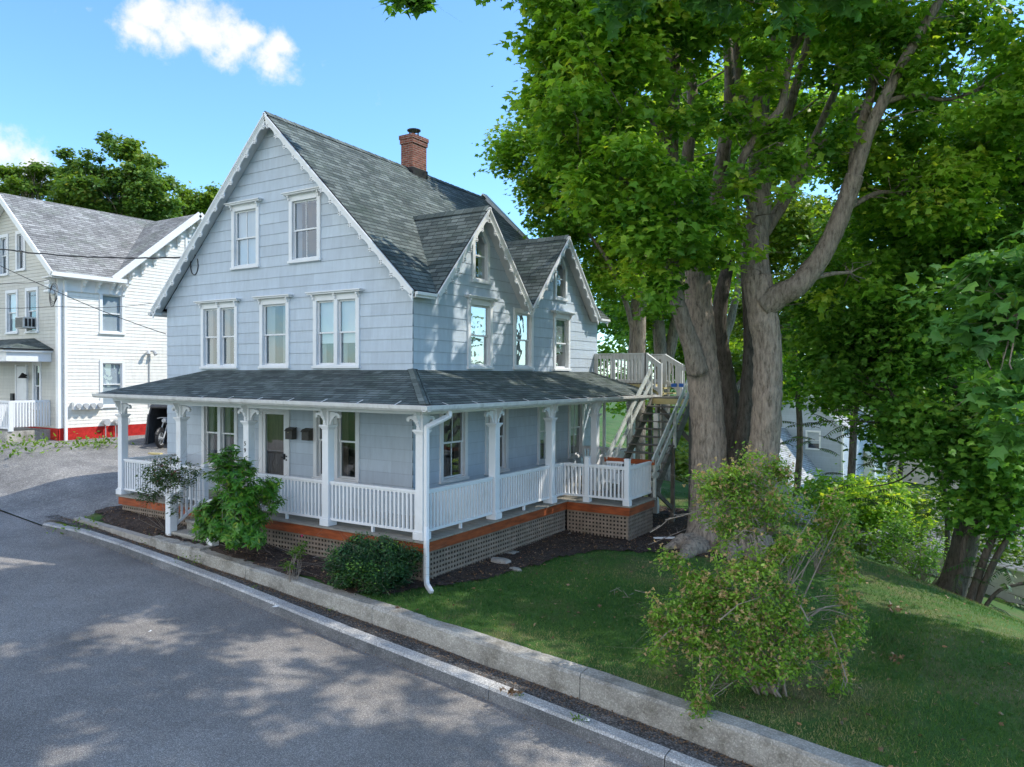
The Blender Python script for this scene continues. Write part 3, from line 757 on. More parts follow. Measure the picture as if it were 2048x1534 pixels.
def trough(p, q):
    p = Vector(p); q = Vector(q); d = (q-p).normalized(); o = Vector((d.y,-d.x,0)); prof = [(-.065,.05),(-.065,-.02),(-.03,-.055),(.03,-.055),(.065,-.015),(.075,.045),(.06,.045),(.05,-.01),(.02,-.04),(-.03,-.04),(-.05,-.01),(-.05,.05)]
    mb.prism([p + o*a + Vector((0,0,b)) for a, b in prof], q-p)
trough((xl-.08,-eF-.05,zg+.0), (eS+.12,-eF-.05,zg-.06)); trough((eS+.05,-eF-.12,zg-.06), (eS+.05,yE,zg-.08))
for i in range(11): x = xl+.4+i*.95; mb.beam((x,-eF+.1,zg+.06),(x,-eF-.11,zg+.02-.04*i/11),.025,.006)
for i in range(10): y = -eF+.6+i*.95; mb.beam((eS-.1,y,zg+.03),(eS+.11,y,zg-.03),.025,.006)
mb.build('porch_gutter', M['white_worn'], HL)
# downspout on the front corner post
mb = MB()
pth = [(eS+.0,-PF+.35,zg-.12),(eS+.0,-PF+.35,zg-.22),(PS+.08,-PF-.0,zg-.42),(PS+.08,-PF-.0,.28),(PS+.16,-PF-.1,.05),(PS+.16,-PF-.1,-.62),(PS+.22,-PF-.16,-.72),(PS+.42,-PF-.28,-.80)]
for a, b in zip(pth[:-1], pth[1:]):
    dd = (Vector(b)-Vector(a)).normalized()*.02
    mb.beam(Vector(a)-dd, Vector(b)+dd, .095, .075, up=(.3,1,.02))
mb.build('downspout', M['white'], HL, bevel=.012)

def post(x, y, zt=2.33, base=True, brk=((1,0),(-1,0)), num=False):
    mb = MB(); r = .088
    mb.box(x-r, x+r, y-r, y+r, .13, 1.96)
    mb.box(x-.125, x+.125, y-.125, y+.125, 0, .13); mb.box(x-.105, x+.105, y-.105, y+.105, .13, .16)
    mb.box(x-.1, x+.1, y-.1, y+.1, 1.96, 1.985); mb.box(x-.115, x+.115, y-.115, y+.115, 1.985, 2.01); mb.box(x-.135, x+.135, y-.135, y+.135, 2.01, 2.05)
    r2 = .078; mb.box(x-r2, x+r2, y-r2, y+r2, 2.05, zt)
    p = mb.build('porch_post', M['white'], HL, bevel=.006)
    for dx, dy in brk:
        d = Vector((dx, dy, 0)); sd = Vector((-dy, dx, 0)); b = MB()
        cl = [(.07,-.27),(.09,-.21),(.125,-.145),(.175,-.09),(.235,-.062),(.295,-.068),(.33,-.095),(.335,-.125)]
        wd = [.02,.024,.027,.029,.028,.026,.028,.024]
        L_, R_ = [], []
        for i, (u, z) in enumerate(cl):
            a = Vector(cl[max(i-1,0)]); c = Vector(cl[min(i+1,len(cl)-1)]); t = (c-a).normalized(); nn = Vector((-t.y, t.x))
            L_.append(Vector((u, z)) + nn*wd[i]); R_.append(Vector((u, z)) - nn*wd[i])
        o = Vector((x, y, zt))
        for i in range(len(cl)-1):
            q = [L_[i], L_[i+1], R_[i+1], R_[i]]
            b.prism([o + d*w.x + Vector((0,0,w.y)) - sd*.028 for w in q], sd*.056)
        for (u, z, r_) in ((.315,-.11,.034),(.165,-.125,.022),(.105,-.19,.018)):
            b.prism([o + d*(u+r_*math.cos(k*math.pi/4)) + Vector((0,0,z+r_*math.sin(k*math.pi/4))) - sd*.03 for k in range(8)], sd*.06)
        b.prism([o + d*w[0] + Vector((0,0,w[1])) - sd*.026 for w in ((.078,-.02),(.078,-.16),(.13,-.095),(.21,-.04),(.21,-.02))], sd*.052)
        b.build('bracket', M['white'], p)
    # notched bracket on the face under the gutter
    out = Vector((0,-1,0)) if y < -1 else Vector((1,0,0)); sd = Vector((out.y, -out.x, 0)); b = MB(); o = Vector((x, y, zt))
    pr = [(.078,-.36),(.10,-.30),(.09,-.29),(.12,-.22),(.11,-.2),(.15,-.14),(.14,-.12),(.19,-.05),(.19,-.02),(.23,.04),(.25,.12),(.078,.12)]
    b.prism([o + out*u + Vector((0,0,z)) - sd*.03 for u, z in pr], sd*.06); b.build('bracket', M['white'], p)
    if num:
        for k, chx in enumerate('59'):
            cu = bpy.data.curves.new('digit', 'FONT'); cu.body = chx; cu.size = .135; cu.extrude = .004; cu.align_x = 'CENTER'
            to = bpy.data.objects.new('digit', cu); COL.objects.link(to)
            dg = bpy.context.evaluated_depsgraph_get(); me = bpy.data.meshes.new_from_object(to.evaluated_get(dg))
            bpy.data.objects.remove(to)
            o2 = bpy.data.objects.new('house_number', me); COL.objects.link(o2); me.materials.clear(); me.materials.append(M['black'])
            o2.location = (x-.02, y-r-.006, 1.50-.15*k); o2.rotation_euler = (R(90), 0, 0); o2.parent = p
            o2['label'] = 'black house number digit ' + chx
    return p
fx = [sx - 2.4514*k for k in range(5)]
for k, x in enumerate(fx):
    post(x, fy, brk=((1,0),(-1,0)) if 0 < k < 4 else (((-1,0),(0,1)) if k == 0 else ((1,0),)), num=(k == 2))
sy = [fy + 2.4288*k for k in range(1, 5)]
for y in sy: post(sx, y, brk=((0,1),(0,-1)))
mb = MB(); mb.box(.74,.81,7.96,8.04,0,2.3); mb.build('porch_post', M['white'], HL)

def railing(p, q, name='porch_railing', parent=HL, z0=0., h=.91, w=.052, sp=.102, mat='white', foot=True):
    p = Vector((*p, 0)); q = Vector((*q, 0)); d = (q-p); Ln = d.length; d.normalize(); mb = MB(); Z = Vector((0,0,1))
    mb.beam(p+Z*(z0+h-.022), q+Z*(z0+h-.022), .085, .045); mb.beam(p+Z*(z0+h-.06), q+Z*(z0+h-.06), .05, .035)
    mb.beam(p+Z*(z0+.135), q+Z*(z0+.135), .06, .05)
    n = max(1, round(Ln/sp)); sd = Vector((-d.y, d.x, 0))
    for i in range(n):
        c = p + d*(Ln*(i+.5)/n); mb.beam(c+Z*(z0+.158), c+Z*(z0+h-.075), w, w*.8, up=d)
    if foot and Ln > 1.6:
        c = p + d*(Ln*.5); mb.box(c.x-.025, c.x+.025, c.y-.025, c.y+.025, z0, z0+.11)
    return mb.build(name, M[mat], parent)
g_ = .088
railing((fx[1]+g_, fy), (fx[0]-g_, fy)); railing((fx[2]+g_, fy), (fx[1]-g_, fy))
railing((fx[4]+g_, fy), (fx[3]-g_, fy)); railing((fx[3]+g_, fy), (-4.87, fy))
railing((fx[4], fy+g_), (fx[4], -.05))
railing((sx, fy+g_), (sx, sy[0]-g_)); railing((sx, sy[0]+g_), (sx, sy[1]-g_)); railing((sx, sy[1]+g_), (sx, 3.78))
railing((sx, sy[2]+g_), (sx, sy[3]-g_)); railing((.81, 8.0), (sx-g_, 8.0)); railing((.05, 8.0), (.74, 8.0))
BX, BY0, BY1 = 3.47, 3.71, 5.28
px1, px2 = 2.33, 3.38
railing((sx, 3.79), (px1-.06, 3.79)); railing((px1+.06, 3.79), (px2-.06, 3.79)); railing((px2, 3.85), (px2, BY1-.05))
mb = MB()
for x, y in ((px1, 3.79), (px2, 3.79)):
    mb.box(x-.06, x+.06, y-.06, y+.06, .12, 1.08); mb.box(x-.085, x+.085, y-.085, y+.085, -.02, .12)
    mb.box(x-.068, x+.068, y-.068, y+.068, 1.08, 1.10)
mb.build('railing_post', M['white'], HL, bevel=.006)

# floor, skirt board, lattice
mb = MB()
for i in range(int((PF)/.095)+1):
    y0 = -PF-.05 + i*.095
    if y0 < -.02: mb.box(XL-.03, PS+.05, y0, min(y0+.089, -.0), -.03, 0)
for i in range(int(PS/.095)+1):
    x0 = PS+.05 - (i+1)*.095
    if x0 > -.08: mb.box(max(x0,.0), x0+.089, .002, 8.2, -.03, 0)
for i in range(17):
    y0 = BY0-.04 + i*.096
    if y0 < BY1: mb.box(PS+.052, BX+.05, y0, y0+.09, -.034, -.004)
mb.build('porch_floor', M['deck'], HL)
mb = MB()
mb.box(XL, PS, -PF, -PF+.035, -.23, -.032); mb.box(PS-.035, PS, -PF+.035, BY0, -.23, -.0325)
mb.box(PS, BX, BY0, BY0+.035, -.235, -.036); mb.box(BX-.035, BX, BY0+.035, BY1, -.235, -.036); mb.box(PS-.035, PS, BY1, 8.2, -.23, -.0325); mb.box(XL, XL+.035, -PF+.035, 0, -.23, -.0325)
mb.build('skirt_board', M['red_stain'], HL, bevel=.004)
def lattice(p, q, ztop, zb):
    p = Vector((*p, 0)); q = Vector((*q, 0)); d = q-p; Ln = d.length; d.normalize(); out = Vector((d.y, -d.x, 0)); mb = MB(); s = .092; w = .046
    n = int(Ln/s)
    zlow = min(zb(0.), zb(1.))
    for i in range(n+1):
        c = p + d*min(i*s + w/2, Ln-w/2); b = zb((c-p).length/Ln)
        if b < ztop-.05: mb.beam(c+Vector((0,0,b)), c+Vector((0,0,ztop)), w, .01, up=out)
    z = ztop - w/2; 
    while z > zlow:
        a = 0.; e = 1.
        ok = [t/40 for t in range(41) if zb(t/40) < z]
        if ok: mb.beam(p+d*(Ln*ok[0])+out*.011+Vector((0,0,z)), p+d*(Ln*ok[-1])+out*.011+Vector((0,0,z)), .01, w)
        z -= s
    mb.build('lattice_panel', M['lattice'], HL)
gz = lambda x, y: float(groundz(x, y)) + .02
lattice((XL+.1,-PF+.06), (-5.2,-PF+.06), -.232, lambda t: -.36-.2*t); lattice((-5.2,-PF+.06), (-2.4,-PF+.06), -.232, lambda t: -.56-.08*t)
lattice((-2.4,-PF+.06), (PS-.05,-PF+.06), -.232, lambda t: -.64-.13*t)
lattice((PS-.06,-PF+.06), (PS-.06,1.2), -.232, lambda t: -.79); lattice((PS-.06,1.2), (PS-.06,BY0), -.232, lambda t: -.8)
lattice((PS-.02,BY0+.06), (BX-.06,BY0+.06), -.238, lambda t: -.80); lattice((BX-.06,BY0+.06), (BX-.06,BY1), -.238, lambda t: -.84)
mb = MB(); mb.box(XL+.3, PS-.2, -PF+.3, -.1, -.9, -.24); mb.box(.02, PS-.25, -.1, 8, -.95, -.24); mb.box(PS-.2, BX-.25, BY0+.25, BY1-.05, -.95, -.24)
mb.build('porch_dark_fill', M['interior'], HL)  # near-black fill painted as the shade behind the lattice
mb = MB()
for x, y, w in ((-.9,-PF+.02,.17), (PS-.1,-PF+.02,.15), (PS,1.15,.14), (PS,3.5,.17)): mb.box(x-w, x+w, y-.12, y+.14, -1.0, -.655 if x < 0 else -.78)
mb.build('porch_pier', M['concrete'], HL, bevel=.015)

# front steps with railing and newels
ST = thing('front_steps', 'concrete front steps with white newels and a slanting white railing, beside the rhododendron', 'steps')
sx0, sx1 = -4.69, -3.42
for k, (y0, y1, z) in enumerate([(-2.62,-2.26,-.42), (-2.28,-1.93,-.21)]):
    mb = MB(); mb.box(sx0, sx1, y0, y1, -.8, z-.06); mb.box(sx0-.02, sx1+.02, y0-.03, y1, z-.06, z); mb.build('step', M['concrete'], ST, bevel=.012)
mb = MB(); mb.box(sx0-.06, sx1+.2, -2.98, -2.63, -.9, -.55); mb.build('step', M['concrete'], ST, bevel=.012)
for x in (-4.80, -3.34):
    mb = MB(); y = -2.58; r = .09
    mb.box(x-r, x+r, y-r, y+r, -.68, .36); 
    mb.prism([(x-r-.01,y-r-.01,.36),(x+r+.01,y-r-.01,.36),(x+r+.01,y+r+.01,.36),(x-r-.01,y+r+.01,.36)], (0,0,.025)); mb.box(x-.06,x+.06,y-.06,y+.06,.385,.41)
    mb.build('newel', M['white'], ST, bevel=.008)
    mb = MB(); mb.box(x-.06, x+.06, fy-.06, fy+.06, 0, .98); mb.build('newel', M['white'], ST, bevel=.006)
    mb = MB(); a = Vector((x, y+.08, .30)); b = Vector((x, fy-.06, .88)); mb.beam(a, b, .08, .05); mb.beam(a-Vector((0,0,.62)), b-Vector((0,0,.70)), .055, .05)
    for i in range(6):
        t = (i+.5)/6; c = a.lerp(b, t); mb.beam(c-Vector((0,0,.65)), c-Vector((0,0,.02)), .045, .04, up=(0,1,0))
    mb.build('stair_railing', M['white'], ST)
# ------------------------------------------------------------------ outside staircase and upper deck
SX = thing('exterior_staircase', 'weathered outside wooden staircase climbing to a white-railed upper deck behind the house', 'staircase', loc=(0,0,0))
x0, x1 = 2.2, 3.42; zl = 2.44
for s in (x0+.02, x1-.02):
    mb = MB(); mb.beam((s,5.25,-.12), (s,8.25,2.36), .045, .26); mb.build('stringer', M['stair_wood'], SX)
for k in range(11):
    z = .2*(k+1); y = 5.28 + .24*(k+1); mb = MB()
    mb.box(x0-.04, x1+.04, y-.14, y+.1, z-.04, z); mb.build('tread', M['stair_wood'], SX, bevel=.006)
for s in (x0-.03, x1+.03):
    mb = MB()
    for h, w in ((.86,.14),(.47,.12)): mb.beam((s,5.2,h+.05), (s,8.25,zl+h-.02), .04, w)
    for y in (5.32, 6.75, 8.22): z = (y-5.28)/.24*.2; mb.beam((s,y,z-.1), (s,y,z+.95), .07, .07, up=(1,0,0))
    mb.build('handrail', M['rail_grey'], SX)
mb = MB(); mb.box(x0-.1, x1+.06, 5.22, 5.26, .82, .94); mb.build('stair_gate_board', M['red_stain'], SX)
mb = MB()
for i in range(11): mb.box(2.15, x1+.05, 8.2+i*.15, 8.34+i*.15, zl-.04, zl)
for i in range(13): mb.box(-.6+0*i, 1.78, 8.92+i*.1 if i else 9.1, 8.92+i*.1+.09, 2.80, 2.84) if i > 1 else None
mb.build('deck_floor', M['stair_wood'], SX)
mb = MB(); mb.box(0.0, 1.78, 8.86, 8.90, 2.62, 2.80); mb.box(2.14, x1+.06, 8.16, 8.2, zl-.2, zl-.04); mb.box(1.78, 1.82, 8.86, 10.2, 2.62, 2.8); mb.build('deck_beam', M['yellow_wood'], SX)
mb = MB(); mb.box(1.8, 2.08, 8.95, 10.1, 2.66, 2.70); mb.box(1.95, 2.3, 8.95, 10.1, 2.5, 2.54); mb.box(1.8, 1.84, 8.95, 10.1, 2.44, 2.66); mb.build('deck_step', M['yellow_wood'], SX)
def slat_rail(p, q, name='deck_railing', mat='white_worn', h=.92, sp=.118):
    p = Vector(p); q = Vector(q); d = q-p; Ln = Vector((d.x,d.y,0)).length; dn = d.normalized(); Z = Vector((0,0,1)); mb = MB()
    mb.beam(p+Z*h, q+Z*h, .13, .035); mb.beam(p+Z*(h-.09), q+Z*(h-.09), .035, .12); mb.beam(p+Z*.08, q+Z*.08, .035, .10)
    n = max(2, round(Ln/sp)); sd = Vector((-d.y, d.x, 0)).normalized()*-.03
    for i in range(n):
        c = p + d*((i+.5)/n) + sd; mb.beam(c+Z*.02, c+Z*(h-.03), .05, .02, up=sd)
    for c in (p, q): mb.beam(c-Z*.15, c+Z*(h+.02), .09, .09, up=(1,0,0))
    return mb.build(name, M[mat], SX)
slat_rail((.05,8.9,2.82), (1.70,8.9,2.82)); slat_rail((1.75,8.9,2.82), (2.2,8.9,2.5)); slat_rail((1.85,10.15,2.82), (2.4,10.15,2.5)); slat_rail((0.05,10.2,2.82), (1.8,10.2,2.82))
slat_rail((2.45,9.75,zl-.02), (3.44,9.75,zl-.02), h=.95); slat_rail((3.44,9.7,zl-.02), (3.44,8.3,zl-.02), h=.95)
mb = MB(); mb.box(2.25,2.42,9.66,9.7,2.72,2.83); mb.box(2.5,2.63,9.66,9.7,2.72,2.83); mb.build('towel', M['blue'], SX)
for x, y, t in ((x1, 6.7, 1.1), (x1, 8.12, 2.2), (x0, 8.12, 2.2), (x1, 9.72, 2.3), (1.7, 10.1, 2.7)):
    mb = MB(); z = float(groundz(x, y)); mb.beam((x,y,z-.2), (x,y,t), .095, .095, up=(1,0,0)); mb.build('support_post', M['stair_wood'], SX)
mb = MB(); mb.box(2.62,2.75,7.3,7.43,-1,2.0); mb.build('support_post', M['white_worn'], SX)
mb = MB(); mb.beam((x1,8.12,1.2), (x1-.9,8.12,2.1), .04, .12); mb.beam((x1,6.7,-.5), (x1,5.5,.1), .04, .11); mb.beam((x0+.3,8.0,.2), (x0+.9,6.3,-.2), .05, .1); mb.build('brace', M['stair_wood'], SX)

# small things on and about the porch
for i, (x, lab) in enumerate([(-3.72, 'dark metal mailbox nearest the front door'), (-3.15, 'dark metal mailbox beside the right-hand porch window')]):
    t = thing('mailbox', lab, 'mailbox', 'mailboxes on the porch wall', (x, -.02, 1.50)); t.scale = (1, 1, .70); T = lambda p, x=x: (p[0], p[1], p[2])
    mb = MB(); mb.prism([(-.13,-.02,0),(-.13,-.02,.40),(-.13,-.13,.36),(-.13,-.17,.30),(-.13,-.17,0)], (.24,0,0)); mb.build('body', M['mail'], t, bevel=.006)
    mb = MB(); mb.prism([(-.14,-.015,.41),(-.14,-.14,.37),(-.14,-.19,.29),(-.14,-.18,.28),(-.14,-.13,.355),(-.14,-.015,.395)], (.26,0,0)); mb.build('lid', M['mail'], t)
    if i == 0: mb = MB(); mb.tube([(-.01,-.175,.24),(-.01,-.182,.24)], .014, 8); mb.build('lock', M['yellow_wood'], t)
ch = thing('patio_chair', 'pale plastic chair behind the railing of the little side deck', 'chair', loc=(2.6, 4.55, .0))
mb = MB(); mb.box(-.24,.24,-.22,.24,.40,.44); mb.build('seat', M['white'], ch, bevel=.02)
mb = MB()
for i in range(6): mb.box(-.22+i*.075,-.175+i*.075,.22,.25,.44,.84)
mb.box(-.24,.24,.215,.255,.84,.9); mb.build('backrest', M['white'], ch, bevel=.01)
for x in (-.22,.2):
    for y in (-.2,.22): mb = MB(); mb.beam((x,y,0),(x,y,.41),.035,.035,up=(1,0,0)); mb.build('leg', M['white'], ch)
for s in (-.27,.24): mb = MB(); mb.box(s,s+.04,-.2,.25,.62,.65); mb.box(s,s+.04,-.2,-.16,.4,.62); mb.build('armrest', M['white'], ch)
tb = thing('patio_table', 'low dark table on the little side deck by the stair foot', 'table', loc=(3.0, 5.0, 0))
mb = MB(); mb.tube([(0,0,.68),(0,0,.71)], .38, 20); mb.build('table_top', M['black'], tb)
for a in range(4): mb = MB(); mb.beam((.25*math.cos(a*1.57+.5),.25*math.sin(a*1.57+.5),0),(.2*math.cos(a*1.57+.5),.2*math.sin(a*1.57+.5),.68),.03,.03,up=(1,0,0)); mb.build('leg', M['black'], tb)

def stone(name, lab, cat, c, r, mat, grp=None):
    V = []; mb = MB(); n = 9; 
    rr = [[rnd.uniform(.8,1.15) for _ in range(n)] for _ in range(4)]
    rings = [(.0,1.0),(.55,1.0),(.9,.8),(1.0,.45)]
    base = len(mb.v)
    for j, (h, s) in enumerate(rings):
        for k in range(n): a = 2*math.pi*k/n; mb.v.append((c[0]+r[0]*s*rr[j][k]*math.cos(a), c[1]+r[1]*s*rr[j][k]*math.sin(a), c[2]+r[2]*h))
    for j in range(3):
        for k in range(n): mb.f.append((j*n+k, j*n+(k+1)%n, (j+1)*n+(k+1)%n, (j+1)*n+k)); mb.m.append(0); mb.uv.append([(0.,0.)]*4)
    mb.f.append(tuple(3*n+k for k in range(n))); mb.m.append(0); mb.uv.append([(0.,0.)]*n)
    return tag(mb.build(name, mat, bevel=.01), lab, cat, grp)
stone('flat_stone', 'larger flat pale stone on the mulch beside the lattice', 'stone', (2.05,.35,float(groundz(2.05,.35))), (.26,.16,.09), M['stone'], 'stones by the lattice')
stone('flat_stone', 'smaller flat stone nearer the lawn edge beside the larger one', 'stone', (2.62,.02,float(groundz(2.62,.02))), (.15,.10,.05), M['stone'], 'stones by the lattice')
mb = MB(); z = float(groundz(4,4.7))+.05; mb.beam((3.75,4.5,z),(4.3,4.85,z+.01),.05,.05); tag(mb.build('plastic_pipe', M['white'], bevel=.01), 'white length of pipe lying at the foot of the big maple', 'pipe')

# ------------------------------------------------------------------ the white neighbour
NB = thing('neighbour_house', 'cream clapboard house with grey roof, bracketed eaves and red foundation, far left', 'house')
NX, NY, NZ0, NE = -18.5, 1.9, .35, 6.72
NW, ND = 7.3, 14.0
NT_ = lambda p: (NX + p[1], p[0], p[2])        # side: (u=y, out, z)
NF_ = lambda p: (p[0], NY - p[1], p[2])        # front
ncx = NX - NW/2
cyg, chw = 7.5, 3.75; capz = 9.95
def n_side(z):
    if z < NE: return [(NY, NY+ND)]
    h = (capz-.1 - z)*(chw/(capz - NE)); return [(cyg-h, cyg+h)] if h > .03 else []
def n_front(z):
    if z < NE: return [(NX-NW, NX)]
    h = (10.1-.1 - z)*((NW/2)/(10.1 - NE)); return [(ncx-h, ncx+h)] if h > .03 else []
no, nf = [], []
no.append(window(NB, NT_, 3.42, 4.42, 4.62, 6.28, shade='blind', glass='glass', hood=False, white='white_sun', inter=False)); 
no.append(window(NB, NT_, 3.42, 4.42, 1.75, 3.62, shade='blind', glass='glass', hood=False, white='white_sun', inter=True))
no.append(window(NB, NT_, 6.35, 7.35, 4.62, 6.28, shade='blind', glass='glass', hood=False, white='white_sun', inter=True))
no.append(window(NB, NT_, 7.1, 8.0, 7.3, 8.9, shade='half', glass='glass', hood=False, white='white_sun', inter=True))
for a, b, z0, z1, sh in ((-22.42,-21.45,4.62,6.36,'half'), (-20.87,-19.9,4.62,6.37,'drape'), (-22.95,-22.2,6.95,8.6,'drape'), (-21.6,-20.85,7.05,8.62,'drape')):
    nf.append(window(NB, NF_, a, b, z0, z1, shade=sh, hood=False, inter=True))
nf.append(window(NB, NF_, -20.35, -19.7, 1.7, 3.55, shade='drape', hood=False, inter=True))
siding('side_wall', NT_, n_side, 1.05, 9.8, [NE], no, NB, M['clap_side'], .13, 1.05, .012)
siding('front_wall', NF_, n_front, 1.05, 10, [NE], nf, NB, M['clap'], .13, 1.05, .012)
mb = MB(); mb.box(NX-NW, NX-.01, NY+ND-.05, NY+ND, 1, NE); mb.box(NX-NW-.02, NX-NW, NY, NY+ND, 1, NE); mb.build('rear_wall', M['clap'], NB)
mb = MB(); d = ND
for a, b, dd in (((NX+.02,NY),(NX+.02,NY+d),d), ((NX-NW,NY-.02),(NX+.02,NY-.02),NW)): mb.poly([(a[0],a[1],-.6),(b[0],b[1],-.6),(b[0],b[1],1.05),(a[0],a[1],1.05)], 0, [(0,0),(dd,0),(dd,1.6),(0,1.6)])
mb.build('foundation', M['brick_red'], NB)
mb = MB(); zr2 = 10.14; ov = .42; ex = NX+ov; elx = NX-NW-ov; zEe = NE+.06; kx = (zr2 - zEe)/(ex - ncx)
y0 = NY-.45
yv = cyg - chw - .0; xint = ex - (capz - zEe)/kx
roofface(mb, [(ncx,y0,zr2),(ex,y0,zEe),(ex,yv,zEe),(xint,cyg,capz),(ncx,cyg,zr2)], (ex,y0,zEe))
roofface(mb, [(ncx,cyg,zr2),(xint,cyg,capz),(ex,cyg+chw,zEe),(ex,NY+ND+.4,zEe),(ncx,NY+ND+.4,zr2)], (ex,y0,zEe))
roofface(mb, [(ncx,y0,zr2),(elx,y0,zEe),(elx,NY+ND+.4,zEe),(ncx,NY+ND+.4,zr2)], (elx,y0,zEe))
roofface(mb, [(ex+.05,cyg,capz),(xint-.6,cyg,capz),(ex+.05,yv,zEe)], (ex,yv,zEe)); roofface(mb, [(xint-.6,cyg,capz),(ex+.05,cyg,capz),(ex+.05,cyg+chw,zEe)], (ex,cyg+chw,zEe))
nroof = mb.build('roof', [M['roof2'], M['stair_wood']], NB)
mb = MB()
for s in (-1, 1):
    a = Vector((ex+.06,cyg,capz-.05)); b = Vector((ex+.06,cyg+s*(chw+.02),zEe-.05))
    mb.beam(a, b, .05, .24, up=(1,0,0) if False else (0,0,1)); mb.beam(a-Vector((.25,0,.16)), b-Vector((.25,0,.16)), .5, .04)
    a = Vector((ncx,y0-.0,zr2-.08)); b = Vector((ex if s > 0 else elx,y0,zEe-.08)); mb.beam(a, b, .05, .2)
    mb.beam(a+Vector((0,.22,-.13)), b+Vector((0,.22,-.13)), .42, .04)
mb.box(ex-.05, ex+.09, y0, yv+.5, zEe-.16, zEe-.01); mb.box(NX, ex-.05, NY-.4, yv+.5, zEe-.18, zEe-.14); mb.box(NX+.02, NX+.06, NY, yv+.7, zEe-.62, zEe-.18)
mb.build('eave_trim', M['white_sun'], NB)
def nbr(y, z, T=NT_):
    mb = MB(T); mb.prism([(y-.05,.04,z),(y-.05,.36,z),(y-.05,.34,z-.08),(y-.05,.24,z-.12),(y-.05,.2,z-.22),(y-.05,.12,z-.27),(y-.05,.1,z-.42),(y-.05,.04,z-.45)], (.1,0,0) if T is NT_ else (.1,0,0)); mb.build('bracket', M['white_sun'], NB)
for y in (2.75, 3.3, 3.85, 4.35): nbr(y, zEe-.18)
for k in range(7):
    t = (k+.6)/7; y = cyg - chw + chw*t; nbr(y, zEe + (capz-zEe)*t - .42)
# scroll bracket at the corner
mb = MB(); mb.box(NX-.42, NX+.0, NY-.36, NY-.02, NE-.12, NE-.08); mb.box(NX-.36, NX-.08, NY-.2, NY-.02, NE-.7, NE-.12)
for k in range(3): mb.tube([(NX-.38+k*.0, NY-.2-.03*k, NE-.25-.18*k), (NX-.04, NY-.2-.03*k, NE-.25-.18*k)], .11-.02*k, 10)
mb.build('scroll_bracket', M['white_sun'], NB)
mb = MB(); mb.box(NX-.12, NX+.045, NY-.045, NY+.12, 1.05, NE-.1); mb.build('corner_board', M['white_sun'], NB, bevel=.006)
mb = MB(); mb.box(NX+.06, NX+.15, NY+.16, NY+.25, .5, NE-.15); mb.box(NX+.06, NX+.3, NY+.16, NY+.25, .42, .52); mb.build('downspout', M['white_sun'], NB)
# neighbour's porch
mb = MB(NF_); mb.box(-25, -19.05, .0, 1.5, .2, 1.0); mb.build('porch_base', M['concrete'], NB)
mb = MB(NF_); mb.box(-25, -18.95, .02, 1.55, 3.52, 3.86); mb.box(-25,-18.85,.02,1.7,3.86,3.98); mb.build('porch_beam', M['white'], NB)
mb = MB(); P0 = NY-.0
roofface(mb, [(-25,P0-1.75,3.98),(-18.8,P0-1.75,3.98),(-20.2,P0-.02,4.42),(-25,P0-.02,4.42)], (-25,P0-1.75,3.98)); roofface(mb, [(-18.8,P0-1.75,3.98),(-18.8,P0-.02,3.98),(-20.2,P0-.02,4.42)], (-18.8,P0-1.75,3.98))
mb.build('porch_roof', [M['roof'], M['black']], NB)
mb = MB(NF_); mb.box(-22.0,-21.82,1.3,1.48,1.0,3.52); mb.build('porch_post', M['white'], NB, bevel=.005)
mb = MB(NF_); mb.box(-21.8,-19.05,1.36,1.42,2.02,2.1); mb.box(-21.8,-19.05,1.36,1.42,1.08,1.14); mb.box(-19.12,-19.0,1.3,1.44,1.0,2.1)
for i in range(22): x = -21.74 + i*.122; mb.box(x, x+.055, 1.37, 1.41, 1.14, 2.02)
for i in range(14): y = 1.28 - i*.1; mb.box(-19.08,-19.03,y-.05,y,1.14,2.02)
mb.box(-19.09,-19.03,.05,1.3,2.02,2.1); mb.build('porch_railing', M['white'], NB)
mb = MB(NF_); mb.box(-21.55,-20.75,.01,.05,1.02,3.35); mb.box(-21.6,-21.52,.0,.08,1.02,3.42); mb.box(-20.78,-20.7,.0,.08,1.02,3.42); mb.build('door', M['white'], NB)
mb = MB(NF_); mb.tube([(-20.62,.1,3.0),(-20.62,.22,3.05)],.03,8); mb.tube([(-20.62,.25,3.1),(-20.62,.25,2.98),(-20.62,.25,2.9)],[.03,.1,.16],10); mb.build('porch_lamp', M['black'], NB)
mb = MB(NF_); mb.box(-21.85,-21.65,.02,.14,1.9,2.3); mb.build('mail_slot', M['black'], NB)
# meters, conduit, flood lamp on the sunny wall
mb = MB(NT_); mb.box(2.35,3.45,.02,.2,1.72,2.02); mt = mb.build('electric_meter', M['white_sun'], NB, bevel=.01)
mb = MB(NT_)
for k in range(4): mb.tube([(2.5+k*.27,.2,1.87),(2.5+k*.27,.3,1.87)], .095, 12)
mb.build('meter_dial', M['grey_metal'], mt)
mb = MB(NT_)
for y, w in ((3.6,.13),(4.0,.09),(4.35,.17)): mb.tube([(y,.06,1.2),(y,.24,1.2)], w, 10); mb.tube([(y,.1,1.2),(y,.1,.6)], .02, 6)
mb.build('gas_meter', M['grey_metal'], NB)
mb = MB(NT_); mb.tube([(5.45,.04,1.7),(5.45,.04,3.95)], .02, 6)
for s in (-.12,.12): mb.tube([(5.45+s*.3,.06,4.02),(5.45+s,.16,4.0),(5.45+s*1.4,.24,3.86)], [.03,.06,.085], 8)
mb.build('flood_lamp', M['grey_metal'], NB)
ac = thing('air_conditioner', 'boxy white air conditioner hanging out of the cream house\'s window', 'air conditioner', loc=(-20.45, NY-.02, 4.80))
mb = MB(); mb.box(-.30,.30,-.42,.05,0,.42); mb.build('casing', M['white_worn'], ac, bevel=.012)
mb = MB()
for i in range(9): mb.box(-.27,.27,-.435,-.42,.03+i*.041,.055+i*.041)
